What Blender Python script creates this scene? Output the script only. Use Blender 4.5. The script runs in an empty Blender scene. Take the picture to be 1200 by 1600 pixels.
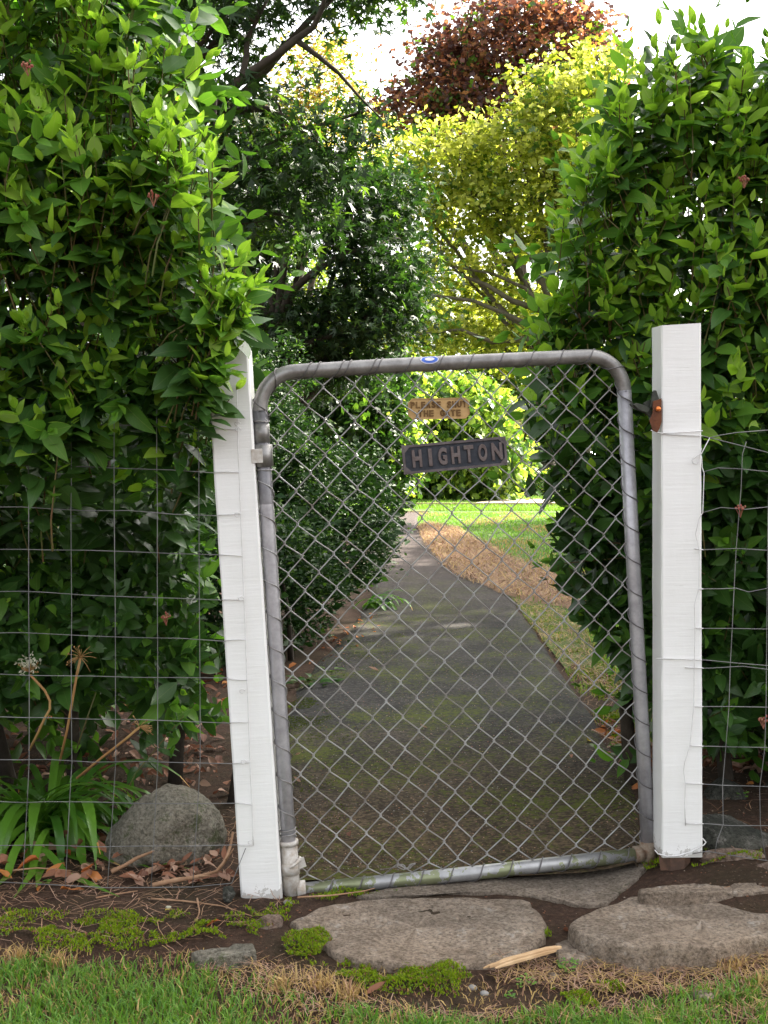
import bpy, bmesh, math, random
import numpy as np
from mathutils import Vector, Matrix, noise as mnoise

R = math.radians
rng = np.random.default_rng(11)
random.seed(11)
SC = bpy.context.scene
COL = SC.collection

# ------------------------------------------------------------------ camera, sky, sun, exposure
FPX = 1850.0
PITCH = math.atan(75 / FPX)
CAM = Vector((0, 0, 1.0))
cam_d = bpy.data.cameras.new('camera')
cam = bpy.data.objects.new('camera', cam_d); COL.objects.link(cam)
cam.location = CAM
cam.rotation_euler = (math.pi / 2 - PITCH, 0, 0)
cam_d.sensor_fit = 'VERTICAL'; cam_d.sensor_height = 24.0; cam_d.lens = 24.0 * FPX / 1600
cam_d.clip_start = 0.05; cam_d.clip_end = 2000
SC.camera = cam

SUN_AZ, SUN_EL = 52.0, 40.0
w = bpy.data.worlds.new('World'); SC.world = w; w.use_nodes = True
nt = w.node_tree
for n in list(nt.nodes): nt.nodes.remove(n)
out = nt.nodes.new('ShaderNodeOutputWorld'); bg = nt.nodes.new('ShaderNodeBackground')
sky = nt.nodes.new('ShaderNodeTexSky'); sky.sky_type = 'NISHITA'; sky.sun_disc = False
sky.sun_elevation = R(SUN_EL); sky.sun_rotation = R(SUN_AZ)
sky.air_density = 1.0; sky.dust_density = 5.0; sky.ozone_density = 1.0
bg.inputs['Strength'].default_value = 0.15
hs = nt.nodes.new('ShaderNodeHueSaturation'); hs.inputs['Saturation'].default_value = .25   # thin haze whitens the sky
nt.links.new(sky.outputs[0], hs.inputs['Color']); wm = nt.nodes.new('ShaderNodeMix'); wm.data_type = 'RGBA'; wm.blend_type = 'MULTIPLY'; wm.inputs[0].default_value = 1; wm.inputs[7].default_value = (1.02, 1.0, .975, 1)
nt.links.new(hs.outputs[0], wm.inputs[6]); nt.links.new(wm.outputs[2], bg.inputs['Color']); nt.links.new(bg.outputs[0], out.inputs['Surface'])

sl = bpy.data.lights.new('sun', 'SUN'); sl.energy = 5.0; sl.angle = R(0.53); sl.color = (1.0, 0.93, 0.80)
so = bpy.data.objects.new('sun', sl); COL.objects.link(so)
SDIR = Vector((math.sin(R(SUN_AZ)) * math.cos(R(SUN_EL)), math.cos(R(SUN_AZ)) * math.cos(R(SUN_EL)), math.sin(R(SUN_EL))))
so.rotation_euler = SDIR.to_track_quat('Z', 'Y').to_euler(); so.location = (10, 0, 20)

vs = SC.view_settings
vs.view_transform = 'Standard'; vs.look = 'None'; vs.exposure = 2.15; vs.gamma = 1.0; vs.use_curve_mapping = False
cy = SC.cycles
cy.max_bounces = 7; cy.diffuse_bounces = 4; cy.glossy_bounces = 2; cy.transmission_bounces = 4; cy.transparent_max_bounces = 4
cy.caustics_reflective = False; cy.caustics_refractive = False
cy.use_denoising = True
cy.sample_clamp_indirect = 6.0

def W(px, py, D):
    """point of the place that a sight line of the survey photo meets at distance D (metres along Y)"""
    cx = (px - 600) / FPX; cz = -(py - 800) / FPX
    cp, sp = math.cos(PITCH), math.sin(PITCH)
    dy = cp + cz * sp
    dz = cz * cp - sp
    t = D / dy
    return Vector((cx * t, D, CAM.z + dz * t))

def G(px, py, z=0.0):
    cz = -(py - 800) / FPX
    cp, sp = math.cos(PITCH), math.sin(PITCH)
    dz = cz * cp - sp; dy = cp + cz * sp
    t = (z - CAM.z) / dz
    return Vector(((px - 600) / FPX * t, dy * t, z))

# ------------------------------------------------------------------ noise
def vnoise(x, y, seed=0):
    x = np.asarray(x, float); y = np.asarray(y, float)
    xi = np.floor(x).astype(np.int64); yi = np.floor(y).astype(np.int64)
    xf = x - xi; yf = y - yi
    u = xf * xf * (3 - 2 * xf); v = yf * yf * (3 - 2 * yf)
    def h(a, b):
        n = (a * 374761393 + b * 668265263 + seed * 974711) & 0x7fffffff
        n = ((n ^ (n >> 13)) * 1274126177) & 0x7fffffff
        return ((n ^ (n >> 16)) & 0xffff) / 65535.0
    return (h(xi, yi) * (1 - u) + h(xi + 1, yi) * u) * (1 - v) + (h(xi, yi + 1) * (1 - u) + h(xi + 1, yi + 1) * u) * v
def fbm(x, y, seed=0, o=4):
    s = 0; a = .5; f = 1
    for k in range(o):
        s = s + a * vnoise(np.asarray(x) * f, np.asarray(y) * f, seed + k); a *= .5; f *= 2.03
    return s
def sst(a, b, x):
    t = np.clip((np.asarray(x, float) - a) / (b - a), 0, 1); return t * t * (3 - 2 * t)

def hgt(x, y):
    """ground height near the gate (flat beyond 4.5 m)"""
    x = np.asarray(x, float); y = np.asarray(y, float)
    z = 0.075 * sst(.45, .85, x) * sst(2.25, 2.6, y) * (1 - sst(3.1, 4.4, y))
    z = z + 0.012 * sst(2.2, 2.5, y) * (1 - sst(3.2, 4.4, y))
    return z
def H(x, y): return float(hgt(x, y))

# ------------------------------------------------------------------ tags
def tag(o, label=None, cat=None, group=None, kind=None):
    if label: o['label'] = label
    if cat: o['category'] = cat
    if group: o['group'] = group
    if kind: o['kind'] = kind
    return o
def thing(name, label, cat, loc=(0, 0, 0), group=None, rot=None):
    o = bpy.data.objects.new(name, None); COL.objects.link(o); o.location = loc
    if rot is not None: o.rotation_euler = rot
    o.empty_display_size = .05
    return tag(o, label, cat, group)

# ------------------------------------------------------------------ mesh helpers
class MB:
    def __init__(s): s.v = []; s.f = []; s.m = []
    def add(s, vs_, fs_, m=0):
        b = len(s.v); s.v += [tuple(v) for v in vs_]
        s.f += [tuple(b + i for i in f) for f in fs_]; s.m += [m] * len(fs_)
        return s
    def box(s, c, size, m=0, rot=None):
        hx, hy, hz = size[0] / 2, size[1] / 2, size[2] / 2
        P = [Vector((x, y, z)) for x in (-hx, hx) for y in (-hy, hy) for z in (-hz, hz)]
        if rot is not None: P = [rot @ p for p in P]
        c = Vector(c)
        return s.add([p + c for p in P], [(0, 1, 3, 2), (4, 6, 7, 5), (0, 4, 5, 1), (2, 3, 7, 6), (0, 2, 6, 4), (1, 5, 7, 3)], m)
    def tube(s, pts, r, n=8, m=0, caps=True):
        pts = [Vector(p) for p in pts]
        k = len(pts)
        rr = r if hasattr(r, '__len__') else [r] * k
        tang = [(pts[min(i + 1, k - 1)] - pts[max(i - 1, 0)]).normalized() for i in range(k)]
        up = Vector((0, 0, 1)) if abs(tang[0].z) < .9 else Vector((1, 0, 0))
        u = tang[0].cross(up).normalized()
        vs_ = []
        for i in range(k):
            t = tang[i]
            u = (u - t * u.dot(t))
            u = u.normalized() if u.length > 1e-6 else t.orthogonal().normalized()
            b = t.cross(u)
            for j in range(n):
                a = 2 * math.pi * j / n
                vs_.append(pts[i] + (u * math.cos(a) + b * math.sin(a)) * rr[i])
        fs_ = [(i * n + j, i * n + (j + 1) % n, (i + 1) * n + (j + 1) % n, (i + 1) * n + j) for i in range(k - 1) for j in range(n)]
        if caps:
            fs_.append(tuple(range(n))[::-1]); fs_.append(tuple((k - 1) * n + j for j in range(n)))
        return s.add(vs_, fs_, m)
    def build(s, name, mats, parent=None, smooth=False, bevel=0, loc=None):
        me = bpy.data.meshes.new(name); me.from_pydata(s.v, [], s.f)
        for mt in (mats if isinstance(mats, (list, tuple)) else [mats]): me.materials.append(mt)
        me.polygons.foreach_set('material_index', s.m)
        bm = bmesh.new(); bm.from_mesh(me); bmesh.ops.recalc_face_normals(bm, faces=bm.faces)
        if bevel: bmesh.ops.bevel(bm, geom=list(bm.edges), offset=bevel, segments=2, affect='EDGES', profile=.6)
        if smooth:
            for f in bm.faces: f.smooth = True
        bm.to_mesh(me); bm.free()
        o = bpy.data.objects.new(name, me); COL.objects.link(o); o.parent = parent
        if loc is not None: o.location = loc
        return o

def np_mesh(name, V, loops, totals, mats, midx=None, uv=None, smooth=True):
    me = bpy.data.meshes.new(name)
    me.vertices.add(len(V)); me.vertices.foreach_set('co', np.ascontiguousarray(V, np.float32).ravel())
    me.loops.add(len(loops)); me.loops.foreach_set('vertex_index', np.ascontiguousarray(loops, np.int32))
    st = np.concatenate([[0], np.cumsum(totals)[:-1]]).astype(np.int32)
    me.polygons.add(len(totals)); me.polygons.foreach_set('loop_start', st)
    if smooth: me.polygons.foreach_set('use_smooth', np.ones(len(totals), bool))
    for m in (mats if isinstance(mats, (list, tuple)) else [mats]): me.materials.append(m)
    if midx is not None: me.polygons.foreach_set('material_index', np.ascontiguousarray(midx, np.int32))
    if uv is not None:
        l = me.uv_layers.new(name='UVMap'); l.data.foreach_set('uv', np.ascontiguousarray(uv[np.asarray(loops)], np.float32).ravel())
    me.update(calc_edges=True)
    return me
def link(name, me, parent=None):
    o = bpy.data.objects.new(name, me); COL.objects.link(o); o.parent = parent; return o

class Tmpl:
    def __init__(s, v, f, uv=None):
        s.v = np.array(v, float); s.f = f
        s.loops = np.array([i for q in f for i in q]); s.tot = np.array([len(q) for q in f])
        s.uv = np.array(uv if uv is not None else [(p[0] + .5, p[1]) for p in v], float)

def frames(d, n):
    """(N,3,3) columns side, dir, normal"""
    d = d / np.maximum(np.linalg.norm(d, axis=1, keepdims=True), 1e-9)
    s = np.cross(d, n); l = np.linalg.norm(s, axis=1, keepdims=True)
    bad = l[:, 0] < 1e-4
    if bad.any():
        s[bad] = np.cross(d[bad], np.array([.3, .9, .2])); l = np.linalg.norm(s, axis=1, keepdims=True)
    s = s / l
    nn = np.cross(s, d)
    return np.stack([s, d, nn], axis=2)

def scatter(name, tmpls, tid, P, F, S, mats, mid, parent=None, smooth=True):
    """join many copies of templates as ONE mesh; S (N,) or (N,3)"""
    Vs, Ls, Ts, Ms, Us = [], [], [], [], []
    base = 0
    S = np.asarray(S, float)
    if S.ndim == 1: S = np.repeat(S[:, None], 3, 1)
    for k, t in enumerate(tmpls):
        ix = np.nonzero(tid == k)[0]
        if len(ix) == 0: continue
        v = t.v[None] * S[ix][:, None, :]
        v = np.einsum('nij,nkj->nki', F[ix], v) + P[ix][:, None, :]
        N, K = v.shape[:2]
        Vs.append(v.reshape(-1, 3))
        Ls.append((t.loops[None] + (np.arange(N) * K)[:, None] + base).ravel())
        Ts.append(np.tile(t.tot, N)); Ms.append(np.repeat(mid[ix], len(t.tot)))
        Us.append(np.tile(t.uv, (N, 1)))
        base += N * K
    me = np_mesh(name, np.concatenate(Vs), np.concatenate(Ls), np.concatenate(Ts), mats, np.concatenate(Ms), np.concatenate(Us), smooth)
    return link(name, me, parent)

# ------------------------------------------------------------------ materials
def nodes(name):
    m = bpy.data.materials.new(name); m.use_nodes = True
    t = m.node_tree
    for n in list(t.nodes): t.nodes.remove(n)
    return m, t
class NB:
    def __init__(s, t): s.t = t
    def n(s, typ, **kw):
        x = s.t.nodes.new(typ)
        for k, v in kw.items():
            if k.startswith('i_'):
                key = k[2:].replace('_', ' ')
                x.inputs[key].default_value = v
            else: setattr(x, k, v)
        return x
    def l(s, a, b): s.t.links.new(a, b)
    def noise(s, scale, detail=4, rough=.6, vec=None):
        x = s.n('ShaderNodeTexNoise'); x.inputs['Scale'].default_value = scale; x.inputs['Detail'].default_value = detail
        x.inputs['Roughness'].default_value = rough
        if vec is not None: s.l(vec, x.inputs['Vector'])
        return x.outputs['Fac']
    def ramp(s, fac, stops):
        x = s.n('ShaderNodeValToRGB'); e = x.color_ramp.elements
        while len(e) < len(stops): e.new(.5)
        for el, (p, c) in zip(e, stops):
            el.position = p; el.color = (*c, 1) if len(c) == 3 else c
        s.l(fac, x.inputs['Fac']); return x.outputs['Color']
    def mix(s, fac, a, b, mode='MIX'):
        x = s.n('ShaderNodeMix', data_type='RGBA', blend_type=mode)
        for idx, val in ((0, fac), (6, a), (7, b)):
            if isinstance(val, (int, float)): x.inputs[idx].default_value = val
            elif isinstance(val, tuple): x.inputs[idx].default_value = (*val, 1) if len(val) == 3 else val
            else: s.l(val, x.inputs[idx])
        return x.outputs[2]
    def math(s, op, a, b=0.0, c=None):
        x = s.n('ShaderNodeMath', operation=op)
        for i, val in enumerate((a, b) if c is None else (a, b, c)):
            if isinstance(val, (int, float)): x.inputs[i].default_value = val
            else: s.l(val, x.inputs[i])
        return x.outputs[0]
    def bump(s, h, strength=.4, dist=.01):
        x = s.n('ShaderNodeBump'); x.inputs['Strength'].default_value = strength; x.inputs['Distance'].default_value = dist
        s.l(h, x.inputs['Height']); return x.outputs[0]
    def coord(s): return s.n('ShaderNodeTexCoord').outputs['Object']
    def rand(s):
        a = s.n('ShaderNodeObjectInfo').outputs['Random']; b = s.n('ShaderNodeNewGeometry').outputs['Random Per Island']
        return s.math('FRACT', s.math('ADD', a, b))
    def out(s, sh):
        o = s.n('ShaderNodeOutputMaterial'); s.l(sh, o.inputs['Surface'])
    def bsdf(s, color, rough=.6, metal=0.0, spec=.5, normal=None):
        p = s.n('ShaderNodeBsdfPrincipled')
        for key, val in (('Base Color', color), ('Roughness', rough), ('Metallic', metal), ('Specular IOR Level', spec)):
            if isinstance(val, (int, float)): p.inputs[key].default_value = val
            elif isinstance(val, tuple): p.inputs[key].default_value = (*val, 1)
            else: s.l(val, p.inputs[key])
        if normal is not None: s.l(normal, p.inputs['Normal'])
        return p.outputs[0]

def leaf_mat(name, c1, c2, trans=.35, tcol=None, rough=.4, spec=.5, rib=None, spots=None):
    m, t = nodes(name); b = NB(t)
    r = b.rand()
    col = b.mix(r, c1, c2)
    if spots:
        nz = b.noise(30, 3, .6, b.coord())
        col = b.mix(b.math('MULTIPLY', b.math('GREATER_THAN', nz, .66), .6), col, spots)
    if rib:
        uv = b.n('ShaderNodeUVMap').outputs[0]
        sp = b.n('ShaderNodeSeparateXYZ'); b.l(uv, sp.inputs[0])
        ax = b.math('ABSOLUTE', b.math('SUBTRACT', sp.outputs[0], .5))
        line = b.math('LESS_THAN', ax, .018)
        # side veins
        vv = b.math('FRACT', b.math('MULTIPLY', b.math('SUBTRACT', sp.outputs[1], b.math('MULTIPLY', ax, .9)), 7.0))
        vein = b.math('LESS_THAN', vv, .09)
        f = b.math('MAXIMUM', b.math('MULTIPLY', line, .75), b.math('MULTIPLY', vein, .25))
        col = b.mix(f, col, rib)
    p = b.bsdf(col, rough, 0, spec)
    tr = b.n('ShaderNodeBsdfTranslucent')
    tc = b.mix(1.0, col, tcol if tcol else (1.6, 1.7, .9), 'MULTIPLY')
    b.l(tc, tr.inputs['Color'])
    mx = b.n('ShaderNodeMixShader'); mx.inputs[0].default_value = trans
    b.l(p, mx.inputs[1]); b.l(tr.outputs[0], mx.inputs[2])
    b.out(mx.outputs[0]); return m

def mat(name, c, rough=.7, metal=0, spec=.4, c2=None, scale=20, bump=0, bscale=None, bdist=.004):
    m, t = nodes(name); b = NB(t); co = b.coord()
    col = c
    if c2 is not None:
        col = b.ramp(b.noise(scale, 6, .65, co), [(.35, c), (.65, c2)])
    nm = b.bump(b.noise(bscale or scale * 2, 6, .65, co), bump, bdist) if bump else None
    b.out(b.bsdf(col, rough, metal, spec, nm)); return m

M = {}
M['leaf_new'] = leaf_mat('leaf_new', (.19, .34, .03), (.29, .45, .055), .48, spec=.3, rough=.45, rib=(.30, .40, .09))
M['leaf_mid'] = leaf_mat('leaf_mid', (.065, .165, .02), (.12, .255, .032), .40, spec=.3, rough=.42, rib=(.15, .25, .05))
M['leaf_old_shade'] = leaf_mat('leaf_old_shade', (.022, .066, .012), (.045, .11, .02), trans=.22, rough=.38, spec=.35, spots=(.05, .035, .012), rib=(.07, .13, .03))  # old leaves, also the painted shade low on the hedges
M['shrub_leaf'] = leaf_mat('shrub_leaf', (.010, .034, .008), (.028, .066, .014), .18, rough=.55, spec=.25)
M['shrub_new'] = leaf_mat('shrub_new', (.04, .09, .014), (.08, .15, .022), .3, rough=.35)
M['maple_dark'] = leaf_mat('maple_dark', (.011, .034, .008), (.028, .066, .014), .26, rough=.5)
M['maple_mid'] = leaf_mat('maple_mid', (.05, .11, .015), (.10, .17, .02), .45, rough=.5)
M['maple_orange'] = leaf_mat('maple_orange', (.22, .12, .03), (.30, .20, .04), .45, rough=.5)
M['yellow_leaf'] = leaf_mat('yellow_leaf', (.40, .44, .07), (.60, .62, .17), .6, (1.3, 1.3, .9), rough=.5)
M['yellow_green'] = leaf_mat('yellow_green', (.16, .22, .025), (.28, .32, .04), .5, (1.4, 1.35, .7), rough=.5)
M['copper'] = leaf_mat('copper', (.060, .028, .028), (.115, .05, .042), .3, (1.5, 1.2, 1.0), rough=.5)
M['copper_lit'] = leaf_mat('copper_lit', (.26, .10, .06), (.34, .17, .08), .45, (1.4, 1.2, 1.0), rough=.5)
M['bright'] = leaf_mat('bright', (.20, .32, .04), (.34, .46, .08), .5, (1.5, 1.5, .8), rough=.4)
M['ivy'] = leaf_mat('ivy', (.025, .07, .015), (.06, .13, .02), .3, rough=.35)
M['pale_frond'] = leaf_mat('pale_frond', (.32, .34, .14), (.42, .42, .2), .35, (1.2, 1.2, .9), rough=.6)
M['strap'] = leaf_mat('strap', (.045, .14, .015), (.12, .26, .025), .3, rough=.35, spec=.5)
M['strap_tip'] = leaf_mat('strap_tip', (.45, .22, .05), (.5, .33, .12), .2, rough=.6)
M['grass'] = leaf_mat('grass', (.07, .19, .025), (.18, .32, .045), .38, rough=.5)
M['grass_dry'] = leaf_mat('grass_dry', (.42, .30, .12), (.55, .38, .14), .3, (1.1, 1, .8), rough=.7)
M['grass_sun'] = leaf_mat('grass_sun', (.10, .19, .025), (.16, .25, .03), .4, (1.4, 1.5, .7), rough=.6)
M['moss'] = leaf_mat('moss', (.12, .19, .008), (.22, .30, .015), .25, rough=.9, spec=.1)
M['moss_dark'] = leaf_mat('moss_dark', (.05, .07, .008), (.09, .12, .012), .15, rough=.9, spec=.1)
M['straw'] = leaf_mat('straw', (.24, .12, .065), (.38, .24, .14), .15, (1, 1, 1), rough=.8)
M['dead'] = leaf_mat('dead', (.13, .05, .028), (.30, .13, .07), .2, (1.1, .9, .8), rough=.7, rib=(.25, .14, .08))
M['dead_pale'] = leaf_mat('dead_pale', (.33, .19, .13), (.42, .27, .19), .2, (1, 1, 1), rough=.7, rib=(.3, .2, .12))
M['dead_orange'] = leaf_mat('dead_orange', (.42, .11, .03), (.5, .2, .04), .25, (1.1, 1, .8), rough=.6, rib=(.3, .15, .05))
M['dead_yellow'] = leaf_mat('dead_yellow', (.40, .30, .04), (.48, .38, .06), .3, (1.1, 1.1, .8), rough=.6, rib=(.3, .25, .08))
M['petal'] = leaf_mat('petal', (.55, .55, .42), (.65, .63, .5), .3, (1, 1, 1), rough=.6)
M['berry'] = mat('berry', (.30, .06, .05), .6, c2=(.26, .13, .07), scale=60)
M['stem_green'] = mat('stem_green', (.09, .12, .03), .6, c2=(.13, .07, .03), scale=14)
M['stalk'] = mat('stalk', (.38, .24, .09), .7, c2=(.30, .14, .05), scale=9)
M['bark_dark'] = mat('bark_dark', (.035, .027, .02), .9, c2=(.07, .055, .04), scale=12, bump=.6, bdist=.02)
M['bark'] = mat('bark', (.09, .075, .055), .9, c2=(.16, .14, .10), scale=9, bump=.6, bdist=.02)
M['twig'] = mat('twig', (.24, .13, .07), .8, c2=(.36, .22, .13), scale=30, bump=.3)
M['wood_split'] = mat('wood_split', (.42, .26, .13), .8, c2=(.55, .38, .22), scale=40, bump=.4)

def white_paint():
    m, t = nodes('white_paint'); b = NB(t); co = b.coord()
    mp = b.n('ShaderNodeMapping'); mp.inputs['Scale'].default_value = (9, 9, 170); mp.inputs['Rotation'].default_value = (0, R(9), 0); b.l(co, mp.inputs[0])
    saw = b.noise(1.0, 5, .6, mp.outputs[0])
    mp2 = b.n('ShaderNodeMapping'); mp2.inputs['Scale'].default_value = (1, 1, .25); b.l(co, mp2.inputs[0])
    big = b.noise(9, 5, .6, mp2.outputs[0])
    c = b.ramp(big, [(.25, (.78, .772, .745)), (.7, (.86, .855, .845))])
    crack = b.ramp(saw, [(.24, (.55, .53, .5)), (.33, (1, 1, 1))])
    c = b.mix(.75, c, crack, 'MULTIPLY')
    # dirt rising from the foot and grey weather spots
    sp = b.n('ShaderNodeSeparateXYZ'); b.l(co, sp.inputs[0])
    foot = b.math('SUBTRACT', 1.0, b.math('DIVIDE', sp.outputs[2], .11))
    dn = b.noise(35, 5, .7, co)
    f = b.math('GREATER_THAN', b.math('ADD', b.math('MULTIPLY', foot, .55), b.math('MULTIPLY', dn, .9)), .93)
    c = b.mix(b.math('MULTIPLY', f, .55), c, (.30, .27, .23))
    spot = b.math('GREATER_THAN', b.noise(60, 4, .7, co), .71)
    c = b.mix(b.math('MULTIPLY', spot, .35), c, (.45, .44, .42))
    h = b.math('ADD', saw, b.math('MULTIPLY', b.noise(120, 3, .6, co), .3))
    b.out(b.bsdf(c, .5, 0, .4, b.bump(h, .45, .0018))); return m
M['white_paint'] = white_paint()
def galv(name, c1, c2, moss=False):
    m, t = nodes(name); b = NB(t); co = b.coord()
    col = b.ramp(b.noise(35, 6, .7, co), [(.3, c1), (.62, c2)])
    sp = b.math('GREATER_THAN', b.noise(90, 4, .7, co), .68)
    col = b.mix(b.math('MULTIPLY', sp, .6), col, (.50, .50, .51))
    if moss:
        mm = b.math('GREATER_THAN', b.noise(11, 5, .7, co), .52)
        col = b.mix(b.math('MULTIPLY', mm, .65), col, (.17, .20, .035))
    b.out(b.bsdf(col, .42, .55, .5, b.bump(b.noise(160, 4, .6, co), .2, .0008))); return m
M['galv'] = galv('galv', (.30, .29, .31), (.46, .45, .47))
M['galv_dark'] = galv('galv_dark', (.17, .16, .155), (.30, .29, .28))
M['galv_moss'] = galv('galv_moss', (.28, .28, .285), (.40, .40, .40), True)
M['wire'] = mat('wire', (.42, .42, .42), .5, .4, c2=(.18, .155, .14), scale=14)
M['wire_dark'] = mat('wire_dark', (.16, .15, .15), .5, .6)
M['fence_wire'] = mat('fence_wire', (.12, .12, .12), .6, .3, c2=(.26, .255, .25), scale=9)
M['painted_wire'] = mat('painted_wire', (.72, .72, .72), .5, 0, c2=(.6, .58, .56), scale=60)
M['fitting'] = mat('fitting', (.60, .58, .55), .55, .1, c2=(.36, .30, .24), scale=55, bump=.3)
M['rusty'] = mat('rusty', (.30, .26, .20), .7, .2, c2=(.16, .085, .05), scale=60, bump=.4)
M['latch_dark'] = mat('latch_dark', (.035, .038, .032), .45, .5, c2=(.07, .075, .06), scale=40)
M['latch_rust'] = mat('latch_rust', (.16, .055, .022), .5, .5, c2=(.09, .035, .02), scale=35, bump=.3)
M['copper_bolt'] = mat('copper_bolt', (.75, .22, .06), .3, .8)
M['plate_dark'] = mat('plate_dark', (.022, .026, .036), .6, .2, c2=(.045, .05, .062), scale=60, bump=.4, bdist=.001)
M['plate_rim'] = mat('plate_rim', (.085, .07, .072), .5, .4, c2=(.14, .12, .12), scale=45, bump=.3, bdist=.001)
M['plate_letter'] = mat('plate_letter', (.10, .074, .07), .5, .35, c2=(.155, .13, .126), scale=80, bump=.3, bdist=.001)
M['brass'] = mat('brass', (.55, .36, .16), .5, .25, c2=(.45, .28, .11), scale=40, bump=.3, bdist=.001)
M['brass_letter'] = mat('brass_letter', (.13, .065, .02), .6, .2, c2=(.20, .11, .035), scale=50)
M['badge_blue'] = mat('badge_blue', (.06, .14, .55), .35, 0)
M['badge_white'] = mat('badge_white', (.62, .62, .72), .4, .2)
M['green_tie'] = mat('green_tie', (.02, .10, .05), .5)
M['pebble'] = mat('pebble', (.16, .155, .15), .85, c2=(.30, .29, .27), scale=30)
M['curb'] = mat('curb', (.40, .30, .20), .85, c2=(.30, .2, .13), scale=10)
M['drive'] = mat('drive', (.52, .44, .33), .95, c2=(.42, .35, .26), scale=6)
M['car_paint'] = mat('car_paint', (.02, .02, .024), .2, .2)
M['car_glass'] = mat('car_glass', (.12, .14, .16), .08, .0, .8)
M['rubber'] = mat('rubber', (.02, .02, .02), .8)
M['chrome'] = mat('chrome', (.6, .6, .62), .2, 1)

def stone_mat(name, a, b_, c_, lich=.6, mossc=None, ms=.60, scale=7):
    m, t = nodes(name); b = NB(t); co = b.coord()
    col = b.ramp(b.noise(scale, 8, .68, co), [(.3, a), (.5, b_), (.68, c_)])
    fine = b.noise(130, 4, .7, co)
    col = b.mix(.35, col, b.ramp(b.noise(scale * .45, 3, .6, co), [(.35, (.75, .8, .85)), (.65, (1.25, 1.12, 1.0))]), 'MULTIPLY')
    col = b.mix(.75, col, b.ramp(fine, [(.36, (.35, .34, .33)), (.5, (.95, .95, .95)), (.66, (1.35, 1.33, 1.3))]), 'MULTIPLY')
    col = b.mix(.6, col, b.ramp(b.noise(38, 6, .75, co), [(.38, (.5, .48, .45)), (.6, (1.15, 1.15, 1.15))]), 'MULTIPLY')
    lc = b.ramp(b.noise(scale * 2.0, 8, .8, co), [(.57, (0, 0, 0)), (.63, (1, 1, 1))])
    col = b.mix(b.math('MULTIPLY', lc, lich), col, (.52, .49, .45))
    if mossc:
        mn = b.noise(scale * 1.3, 7, .75, co)
        geo = b.n('ShaderNodeNewGeometry'); 
        mm = b.ramp(mn, [(ms, (0, 0, 0)), (ms + .05, (1, 1, 1))])
        col = b.mix(b.math('MULTIPLY', mm, .8), col, mossc)
    h = b.math('ADD', b.noise(scale * 4, 8, .7, co), b.math('MULTIPLY', fine, .35))
    b.out(b.bsdf(col, .9, 0, .2, b.bump(h, 1.0, .03))); return m
M['slab'] = stone_mat('slab', (.24, .185, .14), (.34, .275, .215), (.45, .38, .31), .45, (.05, .06, .02), .68)
M['boulder'] = stone_mat('boulder', (.17, .16, .125), (.25, .235, .19), (.33, .31, .26), .35, (.075, .09, .035), .56)
M['dark_rock'] = stone_mat('dark_rock', (.05, .055, .045), (.08, .083, .07), (.13, .13, .115), .25, (.07, .085, .03), .66, 12)
M['pink_rock'] = stone_mat('pink_rock', (.22, .15, .11), (.34, .25, .20), (.45, .36, .30), .5, None, .6, 22)
M['concrete'] = stone_mat('concrete', (.20, .165, .13), (.27, .225, .18), (.34, .29, .24), .08, (.05, .055, .02), .63, 5)

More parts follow.
